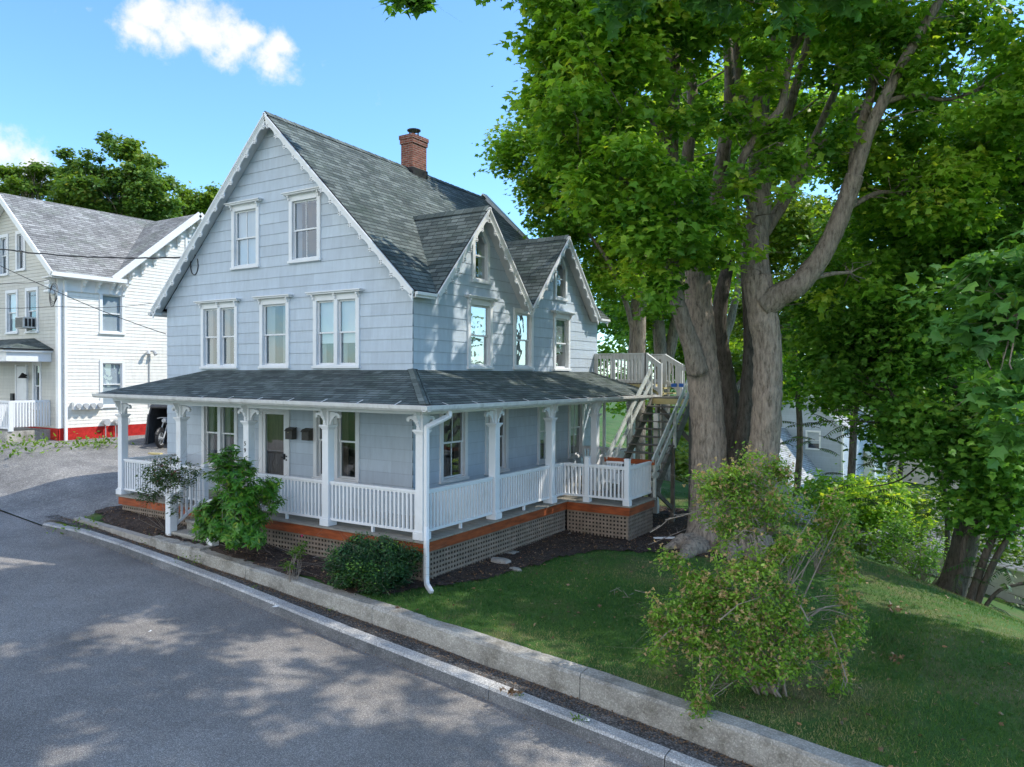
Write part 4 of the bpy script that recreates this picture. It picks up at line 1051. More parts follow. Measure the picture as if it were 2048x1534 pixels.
for i in range(3): mb.box(.3,.31,-.36+i*.13,-.27+i*.13,.06,.36)
mb.build('grille', M['black'], ac)

# motorcycle shelter on the drive
tz = float(drz(np.array(-15.2), np.array(3.8)))
TN = thing('fabric_shelter', 'dark grey fabric motorcycle shelter with its front open on the drive', 'shelter', loc=(-15.3, 4.0, tz)); TN.rotation_euler = (0,0,R(28))
mb = MB(); hw, hh, dp = .62, 1.72, 2.4
arc = [(-hw,0),(-hw*.93,.6),(-hw*.86,1.15),(-hw*.72,1.5),(-hw*.5,1.66),(0,hh),(hw*.5,1.66),(hw*.72,1.5),(hw*.86,1.15),(hw*.93,.6),(hw,0)]
for (a, b) in zip(arc[:-1], arc[1:]):
    for j in range(6):
        w = lambda k, j_: rnd.uniform(-.02,.02)
        mb.poly([(a[0],dp*j/6,a[1]),(b[0],dp*j/6,b[1]),(b[0],dp*(j+1)/6,b[1]),(a[0],dp*(j+1)/6,a[1])])
mb.poly([(a,dp,b) for a, b in arc]); mb.build('cover', M['tarp'], TN)
mb = MB(); mb.tube([(a,0,b) for a, b in arc], .035, 6); mb.tube([(-hw*.72,-.04,1.5),(hw*.72,-.04,1.5)], .06, 8, wob=.3); mb.tube([(-hw*.6,-.03,1.6),(hw*.6,-.03,1.6)], .05, 8, wob=.4)
for s in (-1,1): mb.beam((s*(hw+.05),-.03,0),(s*hw*.86,-.02,1.2),.1,.05); 
mb.build('door_flap', M['tarp'], TN)
MC = thing('motorcycle', 'motorcycle with spoked front wheel parked inside the fabric shelter', 'motorcycle', loc=(-15.05, 3.75, tz)); MC.rotation_euler = (0,0,R(30))
def wheel(y):
    mb = MB(); n = 24; mb.tube([(0,y+.29*math.cos(2*math.pi*i/n),.34+.29*math.sin(2*math.pi*i/n)) for i in range(n+1)], .062, 8, cap=False); w = mb.build('wheel', M['rubber'], MC)
    mb = MB(); mb.tube([(0,y+.235*math.cos(2*math.pi*i/n),.34+.235*math.sin(2*math.pi*i/n)) for i in range(n+1)], .016, 6, cap=False)
    for k in range(12): a = k*math.pi/6; mb.tube([(.03*(-1)**k,y,.34),(0,y+.235*math.cos(a),.34+.235*math.sin(a))], .006, 4)
    mb.tube([(-.07,y,.34),(.07,y,.34)], .045, 10); mb.build('rim', M['grey_metal'], w)
wheel(0); wheel(1.45)
mb = MB()
for s in (-.09,.09): mb.tube([(s,.02,.34),(s,.45,1.0)], .025, 8)
mb.tube([(-.38,.5,1.05),(-.2,.42,1.08),(.2,.42,1.08),(.38,.5,1.05)], .016, 8); mb.build('fork', M['grey_metal'], MC)
mb = MB(); mb.tube([(0,.45,.86),(0,.8,.9),(0,1.0,.8)], [.1,.16,.1], 10); mb.tube([(0,1.0,.8),(0,1.4,.82)], [.13,.1], 10); mb.tube([(0,.5,.5),(0,1.0,.45)], [.14,.18], 8); mb.build('body', M['black'], MC)
mb = MB(); n = 8; mb.tube([(0,.36*math.cos(a)*-1,.34+.37*math.sin(a)) for a in [R(25+i*16) for i in range(n)]], .05, 6); mb.build('fender', M['black'], MC)
mb = MB(); mb.tube([(0,.33,.98),(0,.2,.98)], [.1,.07], 10); mb.build('headlight', M['grey_metal'], MC)
mb = MB(); mb.box(-.25,.25,-.07,.07,0,.07); o = mb.build('wood_plank', M['yellow_wood'], bevel=.01); o.location = (-14.2,3.0,float(drz(np.array(-14.2),np.array(3.0)))+.0); o.rotation_euler = (0,0,R(20)); tag(o, 'short pale plank lying on the drive in front of the shelter', 'plank')

# overhead cables
def cable(name, lab, pts, r, sag=0., wob=0., n=30):
    mb = MB(); P = []
    for a, b in zip(pts[:-1], pts[1:]):
        a = Vector(a); b = Vector(b)
        for i in range(n): t = i/n; p = a.lerp(b, t); p.z -= sag*4*t*(1-t); p.z += rnd.uniform(-wob, wob); P.append(p)
    P.append(Vector(pts[-1])); mb.tube(P, r, 5); return tag(mb.build(name, M['rubber'], smooth=True), lab, 'cable', 'overhead wires on the left')
A = at(372,514,20.9); 
mb = MB()
for k, (rr, ph) in enumerate(((.16,0),(.13,.7),(.18,1.3))):
    c = at(388,528,20.6); mb.tube([c + Vector((.9*rr*math.cos(a)+.05*k, -.03*k, rr*1.5*math.sin(a)-.02*k)) for a in [ph + i*.35 for i in range(17)]], .012, 5)
mb.tube([A, at(385,520,20.7), at(392,512,20.6)], .016, 5)
cable('overhead_cable', 'thick black service cable drooping to the blue house\'s left rake', [at(-260,470,26), at(0,498,23.5), A], .022, .12, .012)
tag(mb.build('cable_loop', M['rubber'], smooth=True), 'looped black drip cable under the blue house\'s left rake', 'cable')
cable('overhead_cable', 'thin wire slanting down across the cream house to the blue wall', [at(-120,470,24), at(118,585,23), at(332,668,22.3)], .011, .05)
cable('overhead_cable', 'faint level wire running to the blue house\'s left eave', [at(-200,611,26), at(120,613,24), at(306,606,20.8)], .008, .08)
cable('overhead_cable', 'short wire running to the scroll bracket of the cream house', [at(-200,572,30), at(30,566,28), at(98,559,27.3)], .012, .05)
mb = MB(); c = at(108,585,27.2)
for k in range(4): mb.tube([c + Vector((.28*math.cos(a)*(1-.1*k), -.02*k, .34*math.sin(a)-.06*k)) for a in [k*.5 + i*.4 for i in range(15)]], .01, 4)
tag(mb.build('cable_loop', M['rubber']), 'tangle of thin wires at the cream house\'s corner', 'cable')

# ------------------------------------------------------------------ buildings down the slope on the right
def gable_house(name, lab, c, rot, wx, wy, h, rh, wall, roofm, wins=(), zb=None, trim='white_sun', ov=.3):
    t = thing(name, lab, 'house' if 'house' in name else 'shed', loc=c); t.rotation_euler = (0,0,R(rot))
    T1 = lambda p: (p[0], -wy/2 - p[1], p[2]); T2 = lambda p: (p[0], wy/2 + p[1], p[2])
    T3 = lambda p: (wx/2 + p[1], p[0], p[2]); T4 = lambda p: (-wx/2 - p[1], p[0], p[2])
    gi = lambda z: [(-wx/2, wx/2)] if z <= h else ([(-(h+rh-z)/rh*wx/2, (h+rh-z)/rh*wx/2)] if z < h+rh-.02 else [])
    ops = {0: [], 2: []}
    for (f, a, b, z0, z1) in wins: ops[f].append(window(t, T1 if f == 0 else T3, a, b, z0, z1, hood=False, shade='half', white=trim))
    siding('wall', T1, gi, 0, h+rh, [h], ops[0], t, wall, .2, 0, .012); siding('wall', T2, gi, 0, h+rh, [h], [], t, wall, .2, 0, .012)
    siding('wall', T3, lambda z: [(-wy/2, wy/2)] if z < h else [], 0, h, [], ops[2], t, wall, .2, 0, .012); siding('wall', T4, lambda z: [(-wy/2, wy/2)] if z < h else [], 0, h, [], [], t, wall, .2, 0, .012)
    mb = MB(); k = rh/(wx/2)
    for s in (-1,1): roofface(mb, [(0,-wy/2-ov,h+rh+.05),(s*(wx/2+ov),-wy/2-ov,h-ov*k+.05),(s*(wx/2+ov),wy/2+ov,h-ov*k+.05),(0,wy/2+ov,h+rh+.05)], (s*(wx/2+ov),0,h-ov*k+.05))
    mb.build('roof', [roofm, M[trim]], t)
    mb = MB()
    for s in (-1,1): mb.beam((0,-wy/2-ov-.02,h+rh-.06),(s*(wx/2+ov),-wy/2-ov-.02,h-ov*k-.06),.04,.22)
    for s in (-1,1):
        mb.box(s*wx/2-.07,s*wx/2+.07,-wy/2-.05,-wy/2+.07,0,h-.05)
    mb.build('trim', M[trim], t)
    return t
c = at(1538,1000,57); c.z = -6.8
gable_house('house', 'low grey clapboard gable with a small white-framed window seen far below beyond the big maple', c, -6, 5.4, 7, 2.5, 3.3, M['clap_grey'], M['roof3'], [(0,-.25,.85,1.15,2.4),(0,-1.9,-.9,1.15,2.4)])
c = at(1632,1000,61.5); c.z = -6.9
gable_house('house', 'taller grey house wing with white corner boards standing behind the low gable', c, -8, 6.2, 7, 6.3, 3.2, M['clap_grey'], M['roof3'], [(0,.35,1.5,1.0,2.9),(0,-2.5,-1.5,4.3,5.8),(0,.35,1.5,4.3,5.8)])
c = at(1722,1000,63); c.z = -6.9
gable_house('house', 'small sunlit white house front right of the grey house', c, -8, 3.0, 4, 3.6, 1.2, M['clap_side'], M['roof3'], [(0,-.7,.4,1.4,3.0)])
c = at(1880,1100,31); c.z = -6.8
gable_house('garage_shed', 'long pale shingled garage with light roof below the lawn', c, 58, 6.0, 11.5, 3.55, 1.4, M['clap_pale'], M['roof3'], [(2,-4.3,-3.3,1.2,2.5)])
c = at(1790,760,95); c.z = -3
gable_house('house', 'distant white house on the far hillside glimpsed through leaves', c, 20, 9, 9, 5, 3, M['clap_side'], M['roof2'], [(0,-3,-2,1,2.6),(0,1,2,1,2.6)])
c = at(1900,870,70); c.z = -6.5
gable_house('house', 'distant low house with brownish roof behind the dark tree', c, -20, 9, 12, 3, 2.5, M['clap'], M['roof2'], [])
c = at(2040,1205,25.5); mb = MB(); mb.box(-1.6,1.6,-.04,.04,-.3,.25); o = mb.build('blue_tarp', M['blue']); o.location = c; o.rotation_euler = (0,0,R(-32)); tag(o, 'bright blue tarp at the foot of the pale garage', 'tarp')
# parked car among the leaves
c = at(1897,1035,36); c.z = -5.6
car = thing('parked_car', 'pale parked car half hidden by leaves beyond the garage', 'car', loc=c); car.rotation_euler = (0,0,R(-20))
def body(pr, w, name, mat, bev=.06):
    mb = MB(); mb.prism([(x,-w,z) for x, z in pr], (0,2*w,0)); return mb.build(name, mat, car, bevel=bev)
body([(-2.2,.35),(2.2,.35),(2.25,.75),(1.9,.95),(.9,1.0),(-2.1,1.02),(-2.25,.8)], .88, 'body', M['white'])
body([(-1.8,1.0),(1.15,1.0),(.35,1.45),(-1.3,1.47)], .76, 'cabin', M['glass'], .03); body([(-1.3,1.46),(.35,1.46),(.2,1.52),(-1.1,1.53)], .72, 'car_roof', M['white'], .03)
for x in (-1.4,1.4):
    for y in (-.88,.74): mb = MB(); mb.tube([(x,y,.33),(x,y+.14,.33)], .33, 16); mb.build('wheel', M['rubber'], car)
# ------------------------------------------------------------------ foliage
def half(pts, fold):
    r = [(x, y, -fold*abs(x)) for x, y in pts]; l = [(-x, y, -fold*abs(x)) for x, y in reversed(pts)]
    return r, l
TM = {}
def tmpl(name, pts, fold=.35, droop=.0):
    r, l = half(pts, fold); n = len(pts)
    V = np.array(r + l, float); V[:, 2] -= droop*V[:, 1]**2
    TM[name] = (V, [list(range(n)), list(range(n, 2*n))])
tmpl('maple', [(0,0),(.30,.0),(.24,.2),(.56,.42),(.28,.50),(.20,.66),(0,1.0)], .4, .15)
tmpl('oval', [(0,0),(.22,.28),(.2,.62),(0,1.0)], .4, .2)
tmpl('long', [(0,0),(.14,.3),(.13,.65),(0,1.0)], .5, .25)
tmpl('blade', [(0,0),(.07,.05),(0,1.0)], .3, .35)
TM['dia'] = (np.array([(0,0,0),(.42,.5,-.1),(0,1,-.12),(-.42,.5,-.1)], float), [[0,1,2,3]])
def leaf_mesh(name, P, N, D, S, shape, tint, mat, parent=None):
    V, F = TM[shape]; P = np.asarray(P); n = len(P)
    D = D/np.linalg.norm(D, axis=1, keepdims=True)
    N = N - D*(N*D).sum(1, keepdims=True); N = N/(np.linalg.norm(N, axis=1, keepdims=True)+1e-9)
    X = np.cross(D, N)
    W_ = P[:, None] + S[:, None, None]*(V[None, :, 0:1]*X[:, None] + V[None, :, 1:2]*D[:, None] + V[None, :, 2:3]*N[:, None])
    k = len(V); base = (np.arange(n)*k)[:, None]
    fa = np.array(F); FF = (base[:, None] + fa[None]).reshape(-1, fa.shape[1])
    return np_mesh(name, W_.reshape(-1, 3), FF, mat, parent, tint=np.repeat(np.clip(tint, 0, 1), len(F)))
def clump_leaves(cl, per, shape, size, mat, parent, name='foliage', up=.9, flat=.62, droop=.35, tvar=.18, tb=.45, svar=.25, hi=.25):
    """cl: array (n,4) centre+radius; many small leaves scattered in layers through every clump"""
    cl = np.asarray(cl, float); n = len(cl)
    cnt = np.maximum(6, (per*(cl[:, 3]/cl[:, 3].mean())**2).astype(int)); idx = np.repeat(np.arange(n), cnt); m = len(idx)
    g = rng.normal(0, .48, (m, 3)); g[:, 2] *= flat
    # layer the leaves into shelves so that light shows between them
    g[:, 2] = np.round(g[:, 2]*4 + rng.normal(0, .22, m))/4 + rng.normal(0, .05, m)
    P = cl[idx, :3] + g*cl[idx, 3:4]
    out = g.copy(); out[:, 2] = 0
    N = np.stack([rng.normal(0,.5,m), rng.normal(0,.5,m), np.full(m, up)+rng.normal(0,.35,m)], 1) + out*.35
    D = np.stack([rng.normal(0,1,m), rng.normal(0,1,m), np.full(m,-droop)+rng.normal(0,.35,m)], 1) + out*.9
    S = size*(1 + svar*rng.normal(0,1,m)).clip(.45, 1.7)
    ct = rng.normal(tb, tvar, n)
    T = ct[idx] + rng.normal(0, .13, m) + (rng.random(m) < .02)*.5 + hi*np.clip(g[:, 2], -.6, .8)  # clump tops tinted lighter, light from above put into the leaf colour
    return leaf_mesh(name, P, N, D, S, shape, T, mat, parent)
def ell(c, r, n, shell=.5, cr=(.5,.9), zmin=None):
    c = np.array(c[:3] if not isinstance(c, Vector) else tuple(c)); r = np.array(r if hasattr(r, '__len__') else (r, r, r), float)
    d = rng.normal(0, 1, (n, 3)); d /= np.linalg.norm(d, axis=1, keepdims=True)
    q = (shell + (1-shell)*rng.random((n, 1)))**.8
    p = c + d*q*r
    return np.concatenate([p, rng.uniform(cr[0], cr[1], (n, 1))], 1)
def smooth_path(pts, rad, n=6):
    """catmull-rom resample"""
    P = [Vector(p) for p in pts]; out = []; ro = []
    for i in range(len(P)-1):
        p0 = P[max(i-1,0)]; p1 = P[i]; p2 = P[i+1]; p3 = P[min(i+2,len(P)-1)]
        for k in range(n):
            t = k/n
            out.append(.5*((2*p1)+(p2-p0)*t+(2*p0-5*p1+4*p2-p3)*t*t+(3*p1-p0-3*p2+p3)*t**3)); ro.append(rad[i]*(1-t)+rad[i+1]*t)
    out.append(P[-1]); ro.append(rad[-1]); return out, ro
def twigs(mb, cl, skel, r0=.028, every=1, n=4, maxd=6.):
    S = np.array([tuple(p) for p in skel])
    for c in cl[::every]:
        p = c[:3]; d = np.linalg.norm(S - p, axis=1) + .6*np.maximum(0, S[:, 2]-p[2])*2
        j = int(np.argmin(d)); a = Vector(S[j]); b = Vector(p)
        if (b-a).length > maxd: continue
        l_ = (b-a).length; m = a.lerp(b, .5) + Vector((rnd.gauss(0,.13), rnd.gauss(0,.13), rnd.gauss(.05,.12)))*l_
        rr = r0*(.5+.4*(b-a).length/2)
        mb.tube([a, a.lerp(m,.5)+Vector((rnd.uniform(-.06,.06),rnd.uniform(-.06,.06),0)), m, b], [rr, rr*.75, rr*.55, rr*.2], n)
        for _ in range(2):
            e = b + Vector((rnd.gauss(0,.3), rnd.gauss(0,.3), rnd.gauss(0,.15))); mb.tube([m.lerp(b,rnd.uniform(.3,.9)), e], [rr*.3, rr*.12], 3)

def uvd(lst): return [at(*p) for p in lst]
# --- the big multi-stemmed maple
TR = thing('maple_tree', 'huge multi-stemmed maple with furrowed grey trunks beside the staircase', 'tree', loc=(0,0,0))
limbs = []
def limb(pts, rad, mb, n=12, wob=.10, sub=6):
    p, r = smooth_path(pts, rad, sub); mb.tube(p, r, n, wob=wob); limbs.extend(p[::2]); return p
tk = MB()
zb_ = lambda u, v, d: at(u, v, d)
limb(uvd([(1418,1135,17.9),(1420,1085,17.9),(1420,1030,17.9),(1418,950,17.9),(1416,850,17.9),(1406,740,17.9),(1399,640,18.0),(1395,540,18.1)]), [.92,.64,.48,.42,.395,.38,.33,.29], tk, 18)
limb(uvd([(1520,1140,17.3),(1500,1080,17.3),(1508,1000,17.2),(1527,900,17.1),(1534,800,17.0),(1535,700,17.0),(1524,620,17.0),(1513,555,17.1)]), [.75,.5,.39,.345,.32,.315,.34,.33], tk, 18)
rk = MB()
limb(uvd([(1462,1060,18.9),(1468,920,19.0),(1462,830,19.1),(1450,740,19.1),(1438,660,18.9),(1445,580,19.0),(1458,520,19.2)]), [.5,.30,.26,.22,.19,.17,.14], rk, 12, .14)
limb(uvd([(1478,1060,18.0),(1482,920,18.2),(1492,820,18.3),(1499,720,18.4),(1497,620,18.6),(1490,520,18.8)]), [.45,.24,.19,.16,.14,.11], rk, 12, .14)
limb(uvd([(1460,1120,17.6),(1462,1040,17.7),(1464,960,17.9),(1468,900,18.1)]), [.65,.42,.28,.16], rk, 12, .14)
rk.build('rear_stem', M['bark_dark'], TR, smooth=True)  # dark bark carries the shade of the gap between the trunks
for (u, v, d, u2, v2, d2, r) in ((1395,1085,17.6,1335,1128,17.3,.2),(1400,1095,17.3,1365,1150,16.6,.22),(1500,1090,17.0,1545,1150,16.6,.22),(1460,1100,17.2,1470,1160,16.4,.22)):
    a = at(u,v,d); b = at(u2,v2,d2); b.z = float(groundz(b.x,b.y)); m = a.lerp(b,.5); m.z = (a.z*.3+b.z*.7)+.12
    tk.tube([a, m, b, b+(b-m)*.5-Vector((0,0,.15))], [r*1.3, r, r*.6, r*.3], 8, wob=.15)
tr = tk.build('trunk', M['bark'], TR, smooth=True)
md = tr.modifiers.new('weld', 'REMESH'); md.mode = 'VOXEL'; md.voxel_size = .045; md.use_smooth_shade = True
tx = bpy.data.textures.new('bark_relief', 'CLOUDS'); tx.noise_scale = .22; tx.noise_depth = 3
dm = tr.modifiers.new('relief', 'DISPLACE'); dm.texture = tx; dm.strength = .07; dm.mid_level = .5; dm.texture_coords = 'LOCAL'
lb = MB()
limb(uvd([(1396,560,18.1),(1412,470,18.2),(1432,400,18.3),(1448,300,18.4),(1460,180,18.5),(1452,40,18.6),(1440,-120,18.6)]), [.26,.22,.19,.17,.14,.12,.08], lb, 10)
limb(uvd([(1396,560,18.1),(1385,460,18.0),(1375,330,18.0),(1385,200,18.2),(1370,60,18.2),(1360,-120,18.2)]), [.22,.18,.15,.13,.11,.07], lb, 10)
limb(uvd([(1395,745,17.55),(1382,690,17.4),(1362,630,17.3),(1346,560,17.3),(1343,470,17.3),(1342,380,17.4),(1342,250,17.4),(1348,140,17.5),(1330,0,17.5),(1310,-150,17.5)]), [.26,.21,.18,.17,.17,.175,.18,.15,.11,.07], lb, 12)
limb(uvd([(1343,470,17.3),(1290,400,16.8),(1230,350,16.4),(1170,330,16.0)]), [.08,.06,.045,.02], lb, 7)
limb(uvd([(1342,300,17.4),(1280,200,16.8),(1210,110,16.2),(1150,40,15.8),(1090,0,15.5)]), [.10,.08,.06,.04,.02], lb, 7)
limb(uvd([(1348,160,17.4),(1290,50,16.8),(1240,-60,16.4),(1180,-160,16)]), [.10,.08,.06,.03], lb, 7)
limb(uvd([(1512,570,17.1),(1512,480,17.2),(1520,400,17.3),(1518,300,17.4),(1522,200,17.5),(1540,110,17.6),(1565,20,17.6),(1580,-120,17.6)]), [.33,.27,.25,.22,.19,.15,.12,.07], lb, 12)
limb(uvd([(1516,360,17.3),(1500,260,17.5),(1478,150,17.6),(1470,30,17.7),(1460,-120,17.8)]), [.14,.12,.10,.08,.05], lb, 9)
limb(uvd([(1512,450,17.1),(1495,385,16.9),(1480,340,16.6),(1492,305,16.4),(1528,255,16.3),(1562,215,16.2),(1572,160,16.2),(1586,90,16.2),(1596,20,16.1),(1594,-80,16.0)]), [.11,.10,.095,.095,.09,.085,.08,.075,.06,.04], lb, 9)
limb(uvd([(1578,120,16.2),(1610,60,16.0),(1640,0,15.9),(1660,-80,15.8)]), [.06,.05,.04,.03], lb, 7)
limb(uvd([(1520,330,17.4),(1555,290,17.6),(1590,180,17.7),(1620,60,17.8),(1650,-100,17.9)]), [.14,.12,.10,.08,.05], lb, 9)
limb(uvd([(1525,470,17.4),(1570,400,17.7),(1610,320,18),(1650,230,18.2),(1690,130,18.4),(1720,0,18.5)]), [.15,.13,.11,.09,.07,.05], lb, 9)
limb(uvd([(1560,420,17.6),(1620,310,18),(1680,255,18.3),(1735,205,18.6),(1790,180,18.8)]), [.13,.12,.11,.09,.05], lb, 9)
R1 = limb(uvd([(1528,612,16.9),(1560,590,16.7),(1590,575,16.5),(1618,548,16.4),(1645,510,16.3),(1672,455,16.2),(1695,395,16.1),(1710,350,16.0)]), [.30,.26,.24,.215,.205,.195,.19,.185], lb, 14)
limb(uvd([(1706,360,16.0),(1722,310,15.9),(1738,262,15.8),(1765,205,15.7),(1798,140,15.6),(1832,80,15.5),(1868,20,15.4),(1910,-60,15.3)]), [.15,.14,.135,.12,.11,.10,.09,.06], lb, 12)
limb(uvd([(1706,360,16.0),(1716,280,16.1),(1738,200,16.2),(1755,120,16.3),(1775,20,16.4),(1790,-100,16.5)]), [.13,.12,.10,.09,.07,.05], lb, 10)
limb(uvd([(1765,205,15.7),(1830,190,15.8),(1890,200,15.9),(1960,180,16)]), [.07,.05,.035,.015], lb, 6)
limb(uvd([(1690,420,16.15),(1760,385,16.7),(1830,390,17.1),(1900,370,17.3)]), [.07,.05,.035,.015], lb, 6)
limb(uvd([(1590,560,16.7),(1620,520,17.0),(1660,490,17.3)]), [.10,.08,.05], lb, 8)
limb(uvd([(1610,560,16.5),(1660,548,16.6),(1700,545,16.7)]), [.08,.05,.03], lb, 7)
C_ = (.36,.62)
cl = np.concatenate([
    ell(at(1160,170,15.8), (1.5,1.5,1.9), 44, .4, C_), ell(at(1215,50,15.6), (1.6,1.6,1.6), 32, .4, C_), ell(at(1245,340,15.6), (1.4,1.3,1.2), 28, .4, C_),
    ell(at(1310,440,15.6), (.9,1.0,1.1), 15, .4, C_), ell(at(1300,565,16.0), (.6,.7,.7), 8, .4, (.3,.5)), ell(at(1440,515,16.2), (.8,.5,.35), 8, .4, (.25,.45)), ell(at(1395,410,15.8), (.5,.7,.8), 5, .4, (.3,.5)),
    ell(at(1110,-60,15.6), (1.5,1.8,1.3), 24, .4, C_), ell(at(1320,-60,16.0), (2.2,2.2,1.5), 36, .4, C_), ell(at(1345,150,16.2), (.9,1.0,1.8), 16, .4, (.3,.5)), ell(at(1450,230,16.3), (.8,.6,1.2), 9, .4, (.28,.45)), ell(at(1560,90,15.8), (.9,.6,.8), 9, .4, (.28,.45)), ell(at(1400,20,16), (1.2,1,.8), 12, .4, (.3,.5)),
    ell(at(1560,-100,16.3), (2.4,2.2,1.4), 34, .4, C_), ell(at(1430,330,19.8), (1.6,1.0,1.6), 5, .4, (.3,.5)), ell(at(1500,100,19.8), (2.0,1.5,1.8), 9, .4, (.3,.5)),
    ell(at(1650,110,19.6), (1.8,1.5,1.8), 18, .4, C_), ell(at(1800,40,16.6), (1.8,1.8,1.6), 30, .4, C_), ell(at(1930,190,16.0), (1.6,1.8,1.8), 30, .4, C_),
    ell(at(1850,380,17.2), (1.5,1.6,1.2), 20, .4, C_), ell(at(1700,570,18.2), (1.2,1.2,.7), 9, .4, C_), ell(at(1560,330,16.0), (.7,.6,.5), 4, .4, (.25,.4)), ell(at(1640,40,15.6), (.9,.8,.5), 7, .4, (.3,.5)),
    ell(at(1480,400,16.0), (1.0,.5,.8), 10, .3, (.28,.45)), ell(at(1610,250,16.0), (1.1,.5,1.1), 10, .3, (.28,.45)), ell(at(1700,110,15.6), (1.0,.6,.9), 10, .3, (.28,.45)), ell(at(1600,190,21), (2.3,1.5,2.2), 28, .4, C_), ell(at(1450,120,21), (2.2,1.5,2.2), 7, .4, (.3,.5)), ell(at(1390,500,16.6), (.5,.4,.5), 5, .3, (.25,.4)), ell(at(1780,300,17.5), (1.2,1,1), 14, .4, C_),
    ell((5.2,1.9,13.6), (4.0,2.6,1.3), 62, .1, (.34,.52)), ell((1.4,2.6,14.4), (2.4,1.8,1.0), 20, .1, (.34,.5)), ell((11.5,7.5,13.5), (3.4,3.0,1.6), 16, .45, (.6,.9))])
twigs(lb, cl, limbs, .022, 1)
lb.build('limb', M['bark_light'], TR, smooth=True)
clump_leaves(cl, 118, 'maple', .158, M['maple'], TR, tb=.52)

# --- trees behind the house
def simple_tree(name, lab, base, path, rad, ells, per, size, shape, leafm, barkm, group=None, tb=.45, tw=.02, extra=(), every=1, hi=.25, maxd=4.5):
    t = thing(name, lab, 'tree', group); mb = MB(); sk = []
    for pts, rd in [(path, rad)] + list(extra):
        p, r = smooth_path(pts, rd, 5); mb.tube(p, r, 9, wob=.12); sk += p
    cl = np.concatenate([ell(*e) for e in ells]); twigs(mb, cl, sk, tw, every, maxd=maxd)
    mb.build('trunk', barkm, t, smooth=True); clump_leaves(cl, per, shape, size, leafm, t, tb=tb, hi=hi); return t
def base(u, v, d):
    p = at(u, v, d); p.z = float(groundz(p.x, p.y)) - .2; return p
BT = 'trees behind the house'
simple_tree('maple_tree', 'sunlit maple with pale straight trunk right behind the upper deck', None, [base(1272,900,26), at(1273,760,26), at(1276,640,26), at(1280,520,26), at(1262,400,26), at(1235,280,26), at(1220,160,26)], [.36,.30,.28,.24,.18,.12,.06],
    [(at(1095,300,25), (1.6,1.6,1.4), 34, .5, (.5,.8)), (at(1180,250,25.5), (1.8,1.8,1.6), 34, .5, (.5,.9)), (at(1130,420,25.5), (1.2,1.4,1.0), 18, .5, (.4,.7)), (at(1220,430,26), (1.7,1.7,1.6), 30, .5, (.5,.9)), (at(1250,560,26.5), (1.5,1.5,1.1), 18), (at(1200,110,26), (2,2,1.4), 24)],
    250, .15, 'maple', M['maple'], M['bark'], BT, .6, extra=[([at(1273,690,26), at(1250,600,25.7), at(1215,520,25.5), at(1150,430,25.3)], [.10,.09,.07,.03]), ([at(1278,520,26), at(1230,420,25.5), at(1170,350,25.2), at(1100,290,25)], [.12,.09,.06,.03]), ([at(1276,560,26), at(1300,430,26.3), at(1310,300,26.5)], [.14,.1,.05])])
simple_tree('maple_tree', 'twin-stemmed maple between the upper deck and the huge maple', None, [base(1325,900,29), at(1325,760,29), at(1318,660,29), at(1308,560,29), at(1300,400,29)], [.34,.28,.24,.18,.08],
    [(at(1310,330,29.5), (2.4,2.4,2.4), 44), (at(1370,520,29), (2.0,2.0,1.8), 30), (at(1300,600,30), (1.6,1.6,1.2), 16), (at(1420,250,30), (2.4,2.4,2.2), 36)],
    210, .17, 'maple', M['maple'], M['bark'], BT, .5, extra=[([at(1325,760,29), at(1345,680,29), at(1358,590,29), at(1370,480,29)], [.24,.22,.18,.08])])
simple_tree('maple_tree', 'slim forked tree glimpsed between the stems of the huge maple', None, [base(1500,930,31), at(1450,720,31), at(1462,640,31), at(1478,560,31), at(1490,420,31)], [.26,.2,.17,.12,.06],
    [(at(1480,430,32), (2.4,2.4,2.2), 34), (at(1580,500,33), (2.6,2.6,2.2), 34), (at(1540,640,33), (2.0,2.0,1.4), 20), (at(1460,770,33), (1.6,1.6,1.6), 16)],
    190, .18, 'maple', M['far_yellow'], M['bark'], BT, .45, extra=[([at(1452,720,31), at(1440,640,31), at(1435,560,31)], [.12,.1,.05]), ([at(1470,780,31), at(1500,740,31), at(1520,680,31)], [.14,.12,.06])])
# leaning dark tree on the slope
simple_tree('shade_tree', 'dark leaning tree at the crest of the lawn on the right', None, [base(1893,1200,19.5), at(1912,1150,19.4), at(1935,1060,19.2), at(1960,950,19), at(1985,840,18.8), at(2005,720,18.6), at(2020,560,18.5), at(2010,380,18.5)], [.42,.34,.30,.28,.26,.22,.17,.1],
    [(at(1790,700,19.5), (1.8,1.8,1.4), 44), (at(1700,640,20.5), (1.6,1.6,1.3), 30), (at(1930,620,18.5), (1.7,1.8,1.6), 42), (at(1880,430,19), (1.9,1.9,1.6), 40), (at(2030,420,18), (1.8,1.8,1.8), 34), (at(1870,850,19), (1.6,1.6,1.0), 34), (at(2000,880,17.5), (1.2,1.3,1.1), 30), (at(1760,480,21), (1.8,1.8,1.4), 26), (at(1990,1000,18), (.9,.9,.6), 12), (at(2040,250,18.5), (2,2,1.6), 26), ((15.0,6.8,9.8), (3.6,3.2,2.0), 76, .35, (.6,1.0)), ((18.8,6.8,10.0), (3.2,3.2,2), 56, .35, (.6,1.0)), ((16.5,3.8,10), (2.6,2.2,1.6), 40, .35, (.6,1.0)), (at(1640,760,21.5), (1.2,1.2,.9), 14)],
    150, .16, 'maple', M['maple_dark'], M['bark_dark'], None, .45, .03, extra=[([at(1975,890,18.9), at(1900,760,19), at(1820,700,19.4), at(1730,650,20)], [.14,.11,.08,.03]), ([at(2000,740,18.6), at(1930,600,18.6), at(1880,440,18.9)], [.16,.12,.05]), ([at(1950,980,19), at(1890,880,19), at(1840,850,19)], [.09,.07,.03])])
